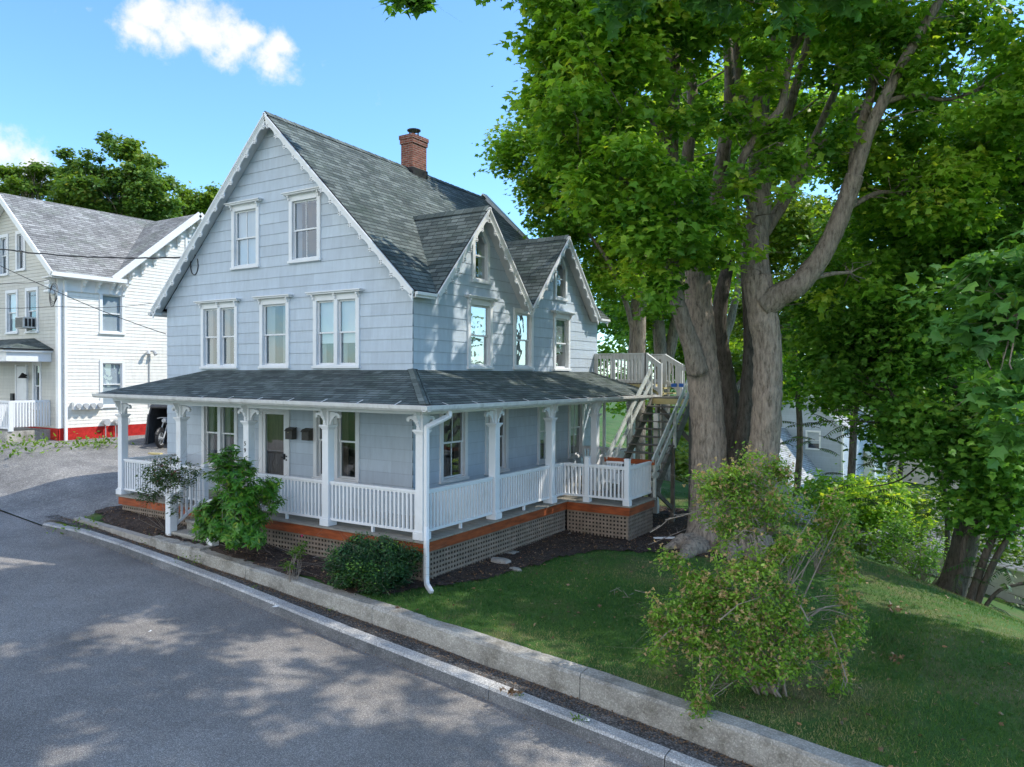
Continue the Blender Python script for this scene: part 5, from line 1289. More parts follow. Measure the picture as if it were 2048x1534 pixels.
# the near maple whose branches reach in from the right and overhead
simple_tree('maple_tree', 'near maple reaching big pale-green leaves in from the right edge', None, [(17.5,-6.2,-1.9), (17.3,-6.0,1), (16.8,-5.8,4), (15.5,-5.6,7), (13,-5.8,9.5), (10,-6.2,10.8)], [.45,.38,.33,.26,.18,.08],
    [(at(2050,640,8.2), (.75,.75,.3), 16, .3, (.28,.42)), (at(1990,560,8.8), (.55,.55,.22), 8, .3, (.25,.4)), (at(2040,520,8.4), (.6,.6,.25), 8, .3, (.25,.4)), (at(2040,770,7.8), (.45,.5,.25), 9, .3, (.25,.35)), (at(2060,860,7.6), (.3,.4,.15), 4, .3, (.25,.3)),
     (at(1470,-40,9), (.9,.7,.22), 12, .3, (.25,.35)), (at(1640,-25,9), (.8,.7,.22), 10, .3, (.25,.35)), (at(1240,-15,9.4), (.6,.5,.15), 5, .3, (.25,.3)),
     ((10.2,1.5,13.2), (3.3,2.4,1.1), 84, .15, (.32,.52)), ((14.2,2.3,13), (3.3,2.5,1.3), 84, .15, (.32,.52)), ((11.2,-1.0,12.6), (2.8,1.5,1.0), 44, .15, (.32,.52))],
    60, .15, 'maple', M['maple_near'], M['bark'], None, .5, .02, extra=[([(16.95,-5.9,2.6), (15.6,-5.0,4.5), (13.6,-3.6,5.0), tuple(at(2120,600,8.8)), tuple(at(2040,625,8.3))], [.09,.07,.05,.03,.012]), ([(13,-5.8,9.5), (12,-2.5,11.4), (10,.5,12.6)], [.16,.1,.04]), ([(14,-5.7,8.6), tuple(at(1800,-150,9.4)), tuple(at(1640,-70,9.2)), tuple(at(1440,-70,9))], [.09,.05,.035,.015])], every=2, maxd=2.2)
# sprig hanging into the very top
sp = thing('leafy_branch', 'dark sprig of maple leaves hanging into the top edge left of the trees', 'branch')
b0 = at(700,-120,10); cl = np.concatenate([ell(at(838,-8,9.6), (.42,.25,.07), 16, .2, (.10,.16))])
mb = MB(); p_, r_ = smooth_path([(9.0,-1.0,12.3), (7.2,-2.0,11.3), tuple(at(880,-110,9.7)), tuple(at(838,-16,9.6))], [.035,.025,.014,.005], 5); mb.tube(p_, r_, 5); twigs(mb, cl, [at(860,-60,9.65), at(838,-16,9.6)], .006); mb.build('twig', M['bark_dark'], sp)
clump_leaves(cl, 14, 'maple', .11, M['maple_dark'], sp, tb=.45)

# --- saplings with feathery leaves on the crest
def pinnate(name, lab, stems, fronds, group=None, fl=.75, ls=.13):
    t = thing(name, lab, 'sapling', group); mb = MB(); P = []; N = []; D = []; S = []; T = []
    for pts, rd in stems:
        p, r = smooth_path(pts, rd, 5); mb.tube(p, r, 8)
    for o, d in fronds:
        o = Vector(o); d = Vector(d).normalized(); L_ = fl*rnd.uniform(.75,1.15); n = 11; tn = rnd.uniform(.3,.9)
        q = [o + d*(L_*i/n) + Vector((0,0,-.28*L_*(i/n)**2)) for i in range(n+1)]; mb.tube(q, [.008]*n+[.003], 3)
        for i in range(2, n+1):
            tdir = (q[i]-q[i-1]).normalized(); sd = tdir.cross(Vector((0,0,1))).normalized()
            for s in (-1,1): P.append(q[i]); D.append(sd*s + tdir*.45 + Vector((0,0,-.3))); N.append(Vector((rnd.gauss(0,.2),rnd.gauss(0,.2),1))); S.append(ls*(1-.35*abs(i/n-.5))*rnd.uniform(.85,1.1)); T.append(tn+rnd.gauss(0,.08))
    mb.build('stem', M['bark_dark'], t, smooth=True)
    leaf_mesh('foliage', np.array([tuple(p) for p in P]), np.array([tuple(p) for p in N]), np.array([tuple(p) for p in D]), np.array(S), 'long', np.array(T), M['sumac'], t)
def fr(cs, k, sp=.25):
    out = []
    for c in cs:
        for _ in range(k):
            a = rnd.uniform(0, 6.28); out.append((c + Vector((rnd.gauss(0,sp),rnd.gauss(0,sp),rnd.gauss(0,sp*.6))), (math.cos(a), math.sin(a), rnd.uniform(-.1,.45))))
    return out
b1 = base(1935,1215,17.8)
pinnate('sapling', 'clump of slanting feathery-leaved saplings right of the leaning tree', [([b1, at(1975,1100,17.8), at(2010,1020,17.7), at(2050,900,17.6)], [.10,.085,.07,.04]), ([b1+Vector((.15,.1,0)), at(1990,1120,17.6), at(2040,1040,17.5), at(2090,960,17.4)], [.085,.07,.05,.03]), ([b1+Vector((-.2,.3,0)), at(1930,1080,18), at(1975,1010,18), at(2000,930,18)], [.09,.07,.05,.03]), ([b1+Vector((.3,0,0)), at(2000,1180,17.5), at(2060,1165,17.3)], [.05,.04,.03])],
    fr([at(2000,1060,17.6), at(2030,1150,17.2), at(1985,1180,17.2), at(1960,1130,17.4), at(2000,1230,16.8), at(2030,960,17.5)], 6))
b2 = base(1890,1150,21)
pinnate('sapling', 'thin feathery-leaved sapling arching left in front of the grey house', [([b2, at(1895,1040,20.5), at(1880,950,20), at(1840,870,19.6), at(1790,800,19.3), at(1735,755,19)], [.075,.065,.055,.045,.035,.02]), ([at(1850,885,19.7), at(1780,850,19.2), at(1690,840,18.6)], [.03,.022,.012]), ([at(1860,910,19.8), at(1800,960,19.4), at(1730,975,19)], [.025,.02,.012])],
    fr([at(1640,880,18.6), at(1680,850,18.6), at(1610,840,18.8), at(1700,930,18.8), at(1750,980,18.8), at(1790,1000,19), at(1800,930,19), at(1740,830,19), at(1830,1040,19.3), at(1870,1010,19.6)], 5, .3))
# leafy understorey on the slope
def bush(name, lab, ells, per, size, shape, leafm, cat='bush', group=None, tb=.5, root=None, stems=1, droop=.2, flat=.8):
    t = thing(name, lab, cat, group); cl = np.concatenate([ell(*e) for e in ells]); mb = MB()
    r0 = Vector(root) if root is not None else Vector(tuple(cl[:, :3].mean(0))) - Vector((0,0,cl[:, 2].max()-cl[:, 2].min()))
    twigs(mb, cl, [r0, r0+Vector((.08,.03,.15)), r0+Vector((-.08,.03,.2))], .010 if stems > 1 else .014, stems); mb.build('stem', M['bark_twig'], t)
    clump_leaves(cl, per, shape, size, leafm, t, tb=tb, droop=droop, flat=flat); return t
p = base(1835,1165,20.5)
bush('bush', 'glossy-leaved bush on the crest left of the leaning trunk', [(at(1830,1100,20.5), (1.0,1.0,.8), 26, .3, (.25,.45)), (at(1780,1050,21), (.6,.6,.4), 8, .3, (.25,.4))], 70, .09, 'oval', M['maple_dark'], root=p)
bush('bush', 'pale yellow-green shrub beside the distant grey house', [(at(1640,995,52), (1.6,1.5,.7), 14, .3, (.6,1.0))], 90, .22, 'dia', M['far_yellow'], tb=.7)
bush('bush', 'dark low foliage in front of the garage roof', [(at(1745,1000,24), (1.7,1.5,.8), 34, .3, (.4,.7)), (at(1680,990,26), (1.3,1.3,.6), 18, .3, (.4,.6))], 110, .13, 'maple', M['maple'], tb=.6)
bush('bush', 'sunlit yellow-green bush at the crest between the glossy bush and the leaning trunk', [(at(1760,1075,24), (1.2,1.0,.7), 20, .3, (.3,.5)), (at(1870,1040,24), (1.2,1,.9), 20, .3, (.3,.5)), (at(1990,1090,22), (1.0,.8,.6), 12, .3, (.3,.45))], 90, .11, 'maple', M['far_yellow'], tb=.5)
bush('bush', 'bright sunlit foliage behind the stair foot', [(at(1345,900,34), (1.8,1.8,1.8), 24, .3, (.5,.9)), (at(1320,850,38), (2,2,1.4), 16, .3, (.5,.9))], 120, .17, 'maple', M['far_yellow'], tb=.6)
# backdrop trees, each on its own
BG = 'distant trees down the slope'
def far_tree(lab, u, v, d, r, n, leafm, per=150, size=.3, tb=.5, name='broadleaf_tree', group=BG):
    c = at(u, v, d); b = Vector((c.x, c.y, float(groundz(c.x, c.y)) - .3))
    rr = r if hasattr(r, '__len__') else (r, r, r*.8)
    simple_tree(name, lab, None, [b, b.lerp(c, .5)+Vector((.3,0,0)), c, c+Vector((0,0,rr[2]*.7))], [.2,.17,.14,.05], [(c, rr, n, .5, (rr[0]*.2, rr[0]*.33))], per, size, 'dia' if size > .25 else 'maple', leafm, M['bark_dark'], group, tb, .03, every=2)
far_tree('bright green tree in the gap right of the huge trunk', 1590, 720, 42, (3.4,3.2,2.2), 44, M['maple'], 170, .22, .65)
far_tree('tall green tree behind the right limb', 1700, 420, 38, (4.2,4.2,4.0), 60, M['maple'], 190, .24, .5)
far_tree('dense green tree behind the leaning tree', 1880, 640, 36, (4.6,4.6,4.2), 64, M['maple_dark'], 190, .24, .55)
far_tree('green tree at the far right edge behind the saplings', 2060, 300, 30, (4.2,4.2,4.6), 56, M['maple_dark'], 190, .24, .5)
far_tree('tall tree far behind the huge maple showing between its upper limbs', 1470, 230, 46, (5.5,5.5,5.5), 60, M['maple'], 190, .28, .45)
far_tree('rounded tree behind the upper deck', 1400, 640, 46, (4,4,4), 50, M['maple'], 170, .28, .4)
far_tree('light green tree beyond the distant lawn', 1850, 900, 75, (5,5,3.5), 36, M['far_yellow'], 150, .45, .5)
far_tree('tree beside the distant houses seen through leaves', 1800, 740, 66, (5,5,3.6), 44, M['maple'], 160, .4, .6)
far_tree('hazy tree on the far hillside, centre right', 1650, 640, 80, (8,8,6), 50, M['far_leaf'], 160, .5, .4)
far_tree('hazy tree on the far hillside, far right', 1980, 800, 80, (9,9,7), 50, M['far_leaf'], 160, .5, .4)
far_tree('green tree filling the gap behind the stairs', 1280, 700, 50, (4.5,4.5,4), 44, M['maple_dark'], 170, .3, .5)
LG = 'trees beyond the cream house'
def left_tree(lab, ells, tru, leafm, per, size, tb):
    b, top = tru; simple_tree('broadleaf_tree', lab, None, [b, b.lerp(top, .5), b.lerp(top, .85)], [.45,.3,.1], ells, per, size, 'dia', leafm, M['bark'], LG, tb, .05, every=1)
def lb_(u, d): p = at(u, 600, d); return Vector((p.x, p.y, 0.))
left_tree('big dark green locust crown rising over the cream house roof', [(at(245,330,52), (2.5,2.5,1.9), 54, .45, (.4,.7)), (at(215,395,52), (3.0,3,1.6), 50, .45, (.5,.9)), (at(310,400,52), (2.2,2.2,1.8), 40, .45, (.5,.9)), (at(135,325,53), (.8,.8,.9), 11, .4, (.3,.5)), (at(140,370,53), (1.1,1.2,.8), 12, .45, (.4,.6)), (at(140,430,52), (2,2,1.4), 24)], (lb_(240,52), at(240,380,52)), M['far_leaf'], 210, .24, .45)
left_tree('thin pale green tree at the far left behind the cream house', [(at(40,370,55), (2.6,2.6,1.0), 26, .3, (.4,.7)), (at(95,345,55), (1.5,1.5,.6), 12, .3, (.4,.6)), (at(20,345,55), (1.2,1,.5), 8, .3, (.4,.6))], (lb_(50,55), at(55,390,55)), M['far_yellow'], 120, .24, .35)
left_tree('yellow-green tree peeping between the cream house and the blue gable', [(at(395,405,60), (1.8,1.8,1.2), 26, .3, (.5,.8)), (at(360,420,60), (1.5,1.5,1.0), 14, .3, (.5,.8)), (at(420,395,60), (1,1,.8), 8, .3, (.4,.7))], (lb_(395,60), at(395,420,60)), M['far_yellow'], 170, .26, .5)

# --- shrubs of the garden
def whorled(name, lab, ells, n, ls, shape, leafm, root, lo=7, cat='shrub'):
    t = thing(name, lab, cat); cl = np.concatenate([ell(*e) for e in ells]); mb = MB(); r0 = Vector(root)
    twigs(mb, cl, [r0, r0+Vector((.1,.05,.3)), r0+Vector((-.12,0,.35)), r0+Vector((0,.1,.6))], .014); mb.build('stem', M['bark_twig'], t)
    P=[];N=[];D=[];S=[];T=[]
    cen = cl[:, :3].mean(0)
    for c in cl:
        for _ in range(n):
            o = c[:3] + rng.normal(0, .5, 3)*c[3]; ax = (o-cen); ax = ax/np.linalg.norm(ax)*.8 + np.array([0,0,.9]) + rng.normal(0,.35,3); ax /= np.linalg.norm(ax)
            u = np.cross(ax, [.3,.5,.81]); u /= np.linalg.norm(u); w = np.cross(ax, u); tn = rng.normal(.45,.16)
            for k in range(lo):
                a = 2*math.pi*k/lo + rng.normal(0,.2); P.append(o); D.append(u*math.cos(a)+w*math.sin(a)+ax*rng.uniform(-.25,.35)); N.append(ax+rng.normal(0,.2,3)); S.append(ls*rng.uniform(.7,1.15)); T.append(tn+rng.normal(0,.12)+(rng.random()<.04)*.5)
    leaf_mesh('foliage', np.array(P), np.array(N), np.array(D), np.array(S), shape, np.array(T), leafm, t); return t
dR = 15.3
whorled('rhododendron', 'tall glossy rhododendron in front of the porch steps', [(at(468,955,dR), (.50,.45,.42), 30, .4, (.12,.2)), (at(472,1015,dR), (.72,.5,.42), 46, .4, (.12,.2)), (at(440,1050,dR-.2), (.45,.4,.28), 20, .4, (.12,.18)), (at(515,1010,dR), (.42,.4,.38), 20, .4, (.1,.18)), (at(490,1065,dR-.3), (.5,.4,.22), 22, .4, (.12,.18)), (at(452,920,dR), (.25,.25,.22), 11, .4, (.1,.16)), (at(535,980,dR), (.25,.25,.22), 9, .4, (.1,.16)), (at(410,1020,dR), (.2,.2,.3), 8, .4, (.1,.16))], 9, .135, 'long', M['rhodo'], base(478,1085,dR))
bush('shrub', 'low mounded dark evergreen shrub at the porch corner', [(at(745,1132,13.6), (.74,.6,.42), 90, .55, (.13,.2)), (at(700,1125,13.6), (.4,.4,.3), 26, .55, (.12,.18)), (at(800,1125,13.8), (.36,.4,.34), 26, .55, (.12,.18)), (at(720,1095,13.7), (.3,.3,.2), 12, .4, (.1,.16)), (at(775,1095,13.8), (.25,.3,.2), 10, .4, (.1,.16))], 190, .046, 'oval', M['box'], 'shrub', tb=.45, root=base(745,1165,13.6))
t = bush('rose_bush', 'sparse climbing rose with dark red hips before the left porch railing', [(at(330,950,16.9), (.5,.4,.34), 34, .3, (.1,.18)), (at(370,950,16.7), (.28,.3,.28), 16, .3, (.1,.16)), (at(300,985,17), (.3,.3,.22), 12, .3, (.1,.15)), (at(335,925,17), (.35,.3,.12), 9, .3, (.08,.13)), (at(350,1005,16.6), (.15,.15,.25), 8, .3, (.08,.12))], 48, .055, 'oval', M['rose_leaf'], 'rose', tb=.5, stems=5, root=base(335,1028,17.4))
t = bush('rose_bush', 'small rose plant with one pink bloom in the mulch bed', [(at(597,1108,14.1), (.14,.14,.12), 7, .2, (.07,.1)), (at(575,1130,14.0), (.13,.13,.06), 5, .2, (.06,.09)), (at(605,1090,14.1), (.06,.06,.08), 3, .2, (.05,.07))], 22, .06, 'oval', M['weed'], 'rose', tb=.25, root=base(592,1128,14.0))
c = np.array(tuple(at(604,1074,14.1))); k = 16; a = np.linspace(0, 12.5, k)
fl = leaf_mesh('bloom', np.repeat(c[None], k, 0), np.stack([np.cos(a)*.8, np.sin(a)*.8, np.ones(k)*.5], 1), np.stack([np.cos(a)*.7, np.sin(a)*.7, np.linspace(1.2,.3,k)], 1), np.full(k, .05), 'oval', rng.random(k), M['petal'], t)
# big arching shrub with tan seed heads, in front of the maple
SB = thing('flowering_shrub', 'sprawling shrub with tan seed clusters and bare grey twigs on the lawn', 'shrub')
rb = base(1537,1380,9.95); rb.z += .1
lobes = [(1480,960,10.6,.42,.40,.35,20),(1420,985,10.5,.25,.25,.3,9),(1560,950,10.6,.25,.25,.25,8),(1545,1010,10.4,.45,.4,.3,18),(1460,1040,10.2,.4,.4,.25,12),(1670,1060,10.5,.35,.35,.4,20),(1690,1140,10.3,.25,.3,.35,12),(1700,1210,10.2,.16,.2,.3,7),
  (1560,1090,10.0,.45,.4,.3,16),(1480,1130,9.9,.5,.4,.25,16),(1390,1160,10,.28,.3,.2,9),(1345,1120,10.2,.2,.2,.12,5),(1400,1210,9.8,.45,.4,.3,20),(1330,1240,9.8,.3,.3,.3,13),(1320,1290,9.7,.16,.2,.18,5),(1480,1210,9.6,.45,.4,.35,18),(1570,1180,9.6,.4,.35,.3,12),
  (1420,1290,9.5,.4,.3,.2,14),(1520,1290,9.5,.4,.35,.3,16),(1600,1260,9.7,.35,.3,.3,12),(1660,1290,9.9,.3,.3,.2,9),(1700,1260,10,.15,.2,.15,4),(1520,1350,9.5,.25,.25,.12,6),(1590,1340,9.6,.15,.2,.1,3),(1680,1350,9.8,.18,.15,.15,4),(1405,1340,9.3,.07,.07,.28,5),(1402,1410,9.2,.07,.07,.10,5),(1450,1340,9.4,.15,.15,.1,3)]
cl = np.concatenate([ell(at(u,v,d), (a*1.12,b*1.1,c_*1.12), int(n*1.35), .05, (.07,.2)) for u,v,d,a,b,c_,n in lobes])
mb = MB()
for k in range(46):
    c = cl[rnd.randrange(len(cl))]; e = Vector(c[:3]); m = rb.lerp(e, .55) + Vector((rnd.gauss(0,.1), rnd.gauss(0,.1), .35+rnd.random()*.25)); s = rb + Vector((rnd.gauss(0,.1), rnd.gauss(0,.08), -.1))
    p, r = smooth_path([s, rb.lerp(m,.5)+Vector((rnd.gauss(0,.05),rnd.gauss(0,.05),.1)), m, e], [.02,.014,.009,.003], 4); mb.tube(p, r, 5)
twigs(mb, cl, [rb.lerp(Vector(tuple(c[:3])), .6)+Vector((0,0,.25)) for c in cl[::4]], .006, 1, 3, 1.2)
for (u,v,d,u2,v2,d2) in ((1560,1200,9.7,1645,1090,9.9),(1440,1240,9.4,1520,1195,9.4),(1660,1260,9.8,1685,1330,9.6),(1685,1330,9.6,1690,1375,9.5),(1310,1290,9.6,1375,1250,9.6),(1400,1300,9.4,1403,1400,9.15),(1560,1130,9.8,1640,1010,10.2),(1600,1210,9.5,1620,1240,9.4),(1330,1040,10.4,1400,1020,10.3),(1300,1065,10.4,1340,1035,10.4),(1470,1075,9.9,1510,1065,9.8)):
    a = at(u,v,d); b = at(u2,v2,d2); mb.tube([a, a.lerp(b,.5)+Vector((rnd.gauss(0,.02),0,rnd.gauss(0,.03))), b], [.009,.007,.003], 5)
    for _ in range(4): q = a.lerp(b, rnd.uniform(.3,1)); mb.tube([q, q+Vector((rnd.gauss(0,.08),rnd.gauss(0,.08),rnd.gauss(0,.06)))], [.004,.0015], 3)
mb.build('branch', M['bark_twig'], SB)
clump_leaves(cl, 66, 'oval', .05, M['shrub'], SB, tb=.5, flat=.9, hi=.15)
m = 21000; idx = rng.integers(0, len(cl), m//9); ctr = cl[idx, :3] + rng.normal(0, .55, (len(idx), 3))*cl[idx, 3:4] + np.array([0,0,.02])
P = np.repeat(ctr, 9, 0); D = rng.normal(0, 1, P.shape) + [0,0,.4]
leaf_mesh('seed_head', P, rng.normal(0,1,P.shape), D, rng.uniform(.022,.042,len(P)), 'oval', rng.random(len(P)), M['calyx'], SB)
# weeds
WD = 'weeds'
def weed(u, v, d, r, n, lab, mat='weed', s=.05, z=.04):
    b = at(u, v, d); zf_ = drz if b.x < -9 else groundz
    b.z = max(float(zf_(np.array(b.x), np.array(b.y))), float(side(b.x))-.01 if b.y < yw(b.x) else -9) + z
    P = np.array(tuple(b)) + rng.normal(0, 1, (n, 3))*np.array([r, r, r*.35]); P[:, 2] = np.maximum(P[:, 2], b.z-.02)
    o = leaf_mesh('weed', P, rng.normal(0,.5,(n,3))+[0,0,1], rng.normal(0,1,(n,3))+[0,0,.5], rng.uniform(.6,1.2,n)*s, 'oval', rng.random(n), M[mat]); tag(o, lab, 'weed')
    if n >= 34 or n <= 12: o['kind'] = 'stuff'
    return o
weed(1156,1400,9.6,.05,26,'green weed at the wall foot beside the white litter')
weed(1040,1357,10.2,.03,12,'tiny weed at the wall foot beside the brown leaves', s=.035)
weed(375,1058,15.8,.14,40,'ragged pale weed in the mulch left of the white newel')
weed(300,1045,17,.14,34,'low weed in the bed below the climbing rose', s=.06)
weed(395,1068,15.6,.1,24,'small weed beside the left newel base')
weed(510,1120,14.2,.05,12,'tiny green weed in the mulch right of the rhododendron', s=.04)
weed(660,1150,13.2,.07,20,'small weed left of the dark mounded shrub', s=.04)
weed(165,1030,18,.25,70,'grass tuft at the drive corner by the kerb end', s=.09)
for (u, v, d, r, n, lab) in ((25,890,26,.5,60,'weedy patch at the neighbour\'s porch base, far left'),(90,888,26,.4,50,'weedy patch right of the neighbour\'s porch base'),(170,882,26.5,.55,110,'bright weeds along the red foundation'),(203,868,27,.3,90,'tall bright weed by the red foundation'),(30,900,24.5,.5,50,'weeds at the drive edge, far left')):
    weed(u, v, d, r, n, lab, s=.16, z=.12)
bx = base(178,1030,18.2)

# --- lawn grass, chips, fallen leaves
def lawnpts(n, x0, x1, y0, y1):
    x = rng.uniform(x0, x1, n); y = rng.uniform(y0, y1, n); q = (x-8.3)*.734+(y-7)*.679
    ok = (y > yw(x)+.25) & ~bedmask(x, y) & (q < 2.2) & ~((x < 1.6) & (y < 8)) & ~((x < 3.5) & (y > 3.7) & (y < 8.6)); return x[ok], y[ok]
gx = []; gy = []
for n, b in ((90000,(1.2,9.8,-4.2,1.5)), (50000,(1.5,13,1.5,8)), (60000,(9.0,13,-5.0,2.2)), (9000,(-2,9,8,12))):
    a, b_ = lawnpts(n, *b); gx.append(a); gy.append(b_)
gx = np.concatenate(gx); gy = np.concatenate(gy); n = len(gx)
dryw = np.exp(-np.maximum(gy - yw(gx) - .3, 0)/1.1)*.30*sstep(3.2, 7, gx) + .50*np.clip(vnoise(gx,gy,.62,21)+.1,0,1)*sstep(2,5,gx) + .12*vnoise(gx,gy,1.9,22) + .25*np.exp(-((gx-8.6)**2+(gy+2.2)**2)/1.6)
keep = rng.random(n) > np.clip(dryw*1.0, 0, .75)
gx, gy, dryw = gx[keep], gy[keep], dryw[keep]; n = len(gx)
P = np.stack([gx, gy, groundz(gx, gy) - .004], 1)
D = rng.normal(0, .55, (n, 3)); D[:, 2] = 1.0
tint = .40 + dryw*1.15 + rng.normal(0, .13, n) + (rng.random(n) < .05)*.4 + .08*vnoise(gx,gy,.8,33)
go = leaf_mesh('lawn_grass', P, rng.normal(0,1,(n,3)), D, rng.uniform(.035,.075,n)*(1-.4*np.clip(dryw,0,1)), 'blade', tint, M['grass']); struct(go, 'stuff', 'short shaded lawn with dry straw-coloured patches near the wall'); go['category'] = 'grass'
def flat_scatter(name, x, y, z, s, shape, mat, tint, lab, cat, up=1.0, dev=.35):
    n = len(x); P = np.stack([x, y, z], 1); D = rng.normal(0,1,(n,3)); D[:, 2] *= .2
    o = leaf_mesh(name, P, rng.normal(0,dev,(n,3))+[0,0,up], D, s, shape, tint, mat); struct(o, 'stuff', lab); o['category'] = cat; return o
x = rng.uniform(-8.8,6.6,26000); y = rng.uniform(-3.3,8.8,26000); ok = bedmask(x,y) & ~((x<1.7)&(y>-1.75)); x=x[ok]; y=y[ok]; n=len(x)
flat_scatter('bark_chips', x, y, groundz(x,y)+.045+rng.uniform(0,.015,n), rng.uniform(.015,.05,n), 'dia', M['dead'], rng.beta(1.4,3.2,n)+(rng.random(n)<.06)*.5, 'dark bark chips and leaf bits on the beds', 'bark chips', dev=.6)
x = rng.uniform(-9,11,5200); t_ = rng.beta(2.2,.8,5200); y = yk(x)+.22+(yw(x)-yk(x)-.25)*t_; n=len(x)
flat_scatter('leaf_litter', x, y, side(x)+.006+.012*vnoise(x,y,1.4,13), rng.uniform(.012,.035,n), 'dia', M['dead'], rng.beta(2,2.5,n), 'crumbled brown leaf litter along the sidewalk', 'leaf litter')
x = rng.uniform(-9,11,600); y = yk(x)-np.abs(rng.normal(0,.12,600))-.02; flat_scatter('leaf_litter', x, y, side(x)-.148, rng.uniform(.01,.03,600), 'dia', M['dead'], rng.random(600), 'bits of leaf litter in the gutter by the kerb', 'leaf litter')
x, y = lawnpts(520, 2, 12, -4, 7); n = len(x); flat_scatter('fallen_leaves', x, y, groundz(x,y)+.035, rng.uniform(.03,.08,n), 'maple', M['dead'], rng.random(n), 'scattered brown leaves lying on the lawn', 'fallen leaves')
def pile(u, v, d, n, lab, zf_, s=.09, r=.1):
    c = at(u,v,d); x = c.x+rng.normal(0,r,n); y = c.y+rng.normal(0,r,n); o = leaf_mesh('leaf_cluster', np.stack([x,y,zf_(x,y)+rng.uniform(.01,.06,n)],1), rng.normal(0,.6,(n,3))+[0,0,1], rng.normal(0,1,(n,3)), rng.uniform(.6,1.2,n)*s, 'maple', rng.uniform(.3,.9,n), M['dead']); tag(o, lab, 'leaves'); o['kind'] = 'stuff'
swz = lambda x, y: side(x)+.0
pile(1022,1357,10.3,14,'small heap of rusty leaves against the concrete wall', swz, .08, .06)
pile(1782,1307,11.2,14,'greyish clump of dead leaves on the dark lawn', groundz); pile(1790,1219,13.5,12,'brown dead leaves higher on the dark lawn', groundz, .1)
pile(800,1190,12.6,3,'single brown leaf near the bed edge', groundz, .09, .02)
def litter(u, v, d, lab, s, zf_):
    c = at(u,v,d); mb = MB(); z = float(zf_(c.x,c.y))+.012; a = s
    mb.poly([(c.x-a,c.y-a*.6,z),(c.x+a,c.y-a*.4,z+.015),(c.x+a*.8,c.y+a*.6,z+.02),(c.x,c.y+a*.3,z+.03),(c.x-a*.9,c.y+a*.5,z+.01)]); tag(mb.build('litter', M['bone']), lab, 'litter')
litter(551,1185,13.2,'scrap of white litter on the sidewalk near the dark shrub', .06, swz); litter(1175,1412,9.6,'white scrap of litter at the wall foot beside the weed', .035, swz); litter(300,1242,12.2,'tiny white scrap on the road', .03, lambda x,y: side(x)-.145)
mb = MB(); a = Vector((3.95,3.7,float(groundz(3.95,3.7))+.03)); 
for k in range(5):
    q = a+Vector((k*.14,.1*k,.07*k)); mb.tube([q, q+Vector((.17,.12,.08))], [.014-.002*k,.012-.002*k], 5); mb.tube([q, q+Vector((rnd.uniform(-.1,.2),rnd.uniform(-.1,.2),.1))], [.006,.002], 4)
tag(mb.build('fallen_branch', M['bark_twig']), 'bleached fallen branch by the stair post', 'branch')
mb = MB(); c = at(1240,1150,13.8); c.z = float(groundz(c.x,c.y))+.03
for k in range(7): mb.tube([c+Vector((rnd.gauss(0,.12),rnd.gauss(0,.12),0)), c+Vector((rnd.gauss(0,.25),rnd.gauss(0,.2),.03))], [.007,.003], 4)
tag(mb.build('fallen_branch', M['bark_twig']), 'small heap of dry twigs on the lawn below the side deck', 'branch')

# ------------------------------------------------------------------ light, sky, camera
AZ, EL = 42., 47.       # sun: degrees from +X towards +Y, height
sv = Vector((math.cos(R(AZ))*math.cos(R(EL)), math.sin(R(AZ))*math.cos(R(EL)), math.sin(R(EL))))
sd = bpy.data.lights.new('sun', 'SUN'); sd.energy = 5.0; sd.angle = R(.5); sd.color = (1, .95, .86)
so = bpy.data.objects.new('sun', sd); COL.objects.link(so); so.rotation_euler = (-sv).to_track_quat('-Z', 'Y').to_euler(); so.location = sv*60
w = bpy.data.worlds.new('World'); SC.world = w; w.use_nodes = True; nt = w.node_tree; nt.nodes.clear()
N_ = lambda t, **k: (lambda nd: [setattr(nd, a, b) for a, b in k.items()] and nd or nd)(nt.nodes.new(t))
lk = nt.links.new
wo = N_('ShaderNodeOutputWorld'); bgn = N_('ShaderNodeBackground'); bgn.inputs[1].default_value = SKY_STRENGTH
sky = N_('ShaderNodeTexSky', sky_type='NISHITA'); sky.sun_disc = False; sky.sun_elevation = R(EL); sky.sun_rotation = R(90-AZ); sky.air_density = 1.0; sky.dust_density = .3; sky.ozone_density = 2.0; sky.altitude = 100
hs = N_('ShaderNodeMix', data_type='RGBA', blend_type='MULTIPLY'); hs.inputs[0].default_value = 1; hs.inputs[7].default_value = (*SKY_TINT, 1); lk(sky.outputs[0], hs.inputs[6])
tc = N_('ShaderNodeTexCoord')
def wm(op, a, b=None):
    nd = N_('ShaderNodeMath', operation=op)
    for i, v in enumerate((a, b)):
        if v is None: continue
        if hasattr(v, 'is_output'): lk(v, nd.inputs[i])
        else: nd.inputs[i].default_value = v
    return nd.outputs[0]
nz = N_('ShaderNodeTexNoise'); nz.inputs['Scale'].default_value = 14; nz.inputs['Detail'].default_value = 9; nz.inputs['Roughness'].default_value = .62; lk(tc.outputs['Generated'], nz.inputs['Vector'])
nz2 = N_('ShaderNodeTexNoise'); nz2.inputs['Scale'].default_value = 34; nz2.inputs['Detail'].default_value = 8; nz2.inputs['Roughness'].default_value = .6; lk(tc.outputs['Generated'], nz2.inputs['Vector'])
tot = None
def puff(u, v, r, amp=1.0):
    global tot
    d = (FW + RT*((u-1024)/FPX) + UP*((767-v)/FPX)).normalized()
    vd = N_('ShaderNodeVectorMath', operation='DISTANCE'); lk(tc.outputs['Generated'], vd.inputs[0]); vd.inputs[1].default_value = d
    m = wm('MAXIMUM', wm('SUBTRACT', 1.0, wm('DIVIDE', vd.outputs['Value'], r/FPX)), 0.0); m = wm('MULTIPLY', m, amp)
    tot = m if tot is None else wm('MAXIMUM', tot, m)
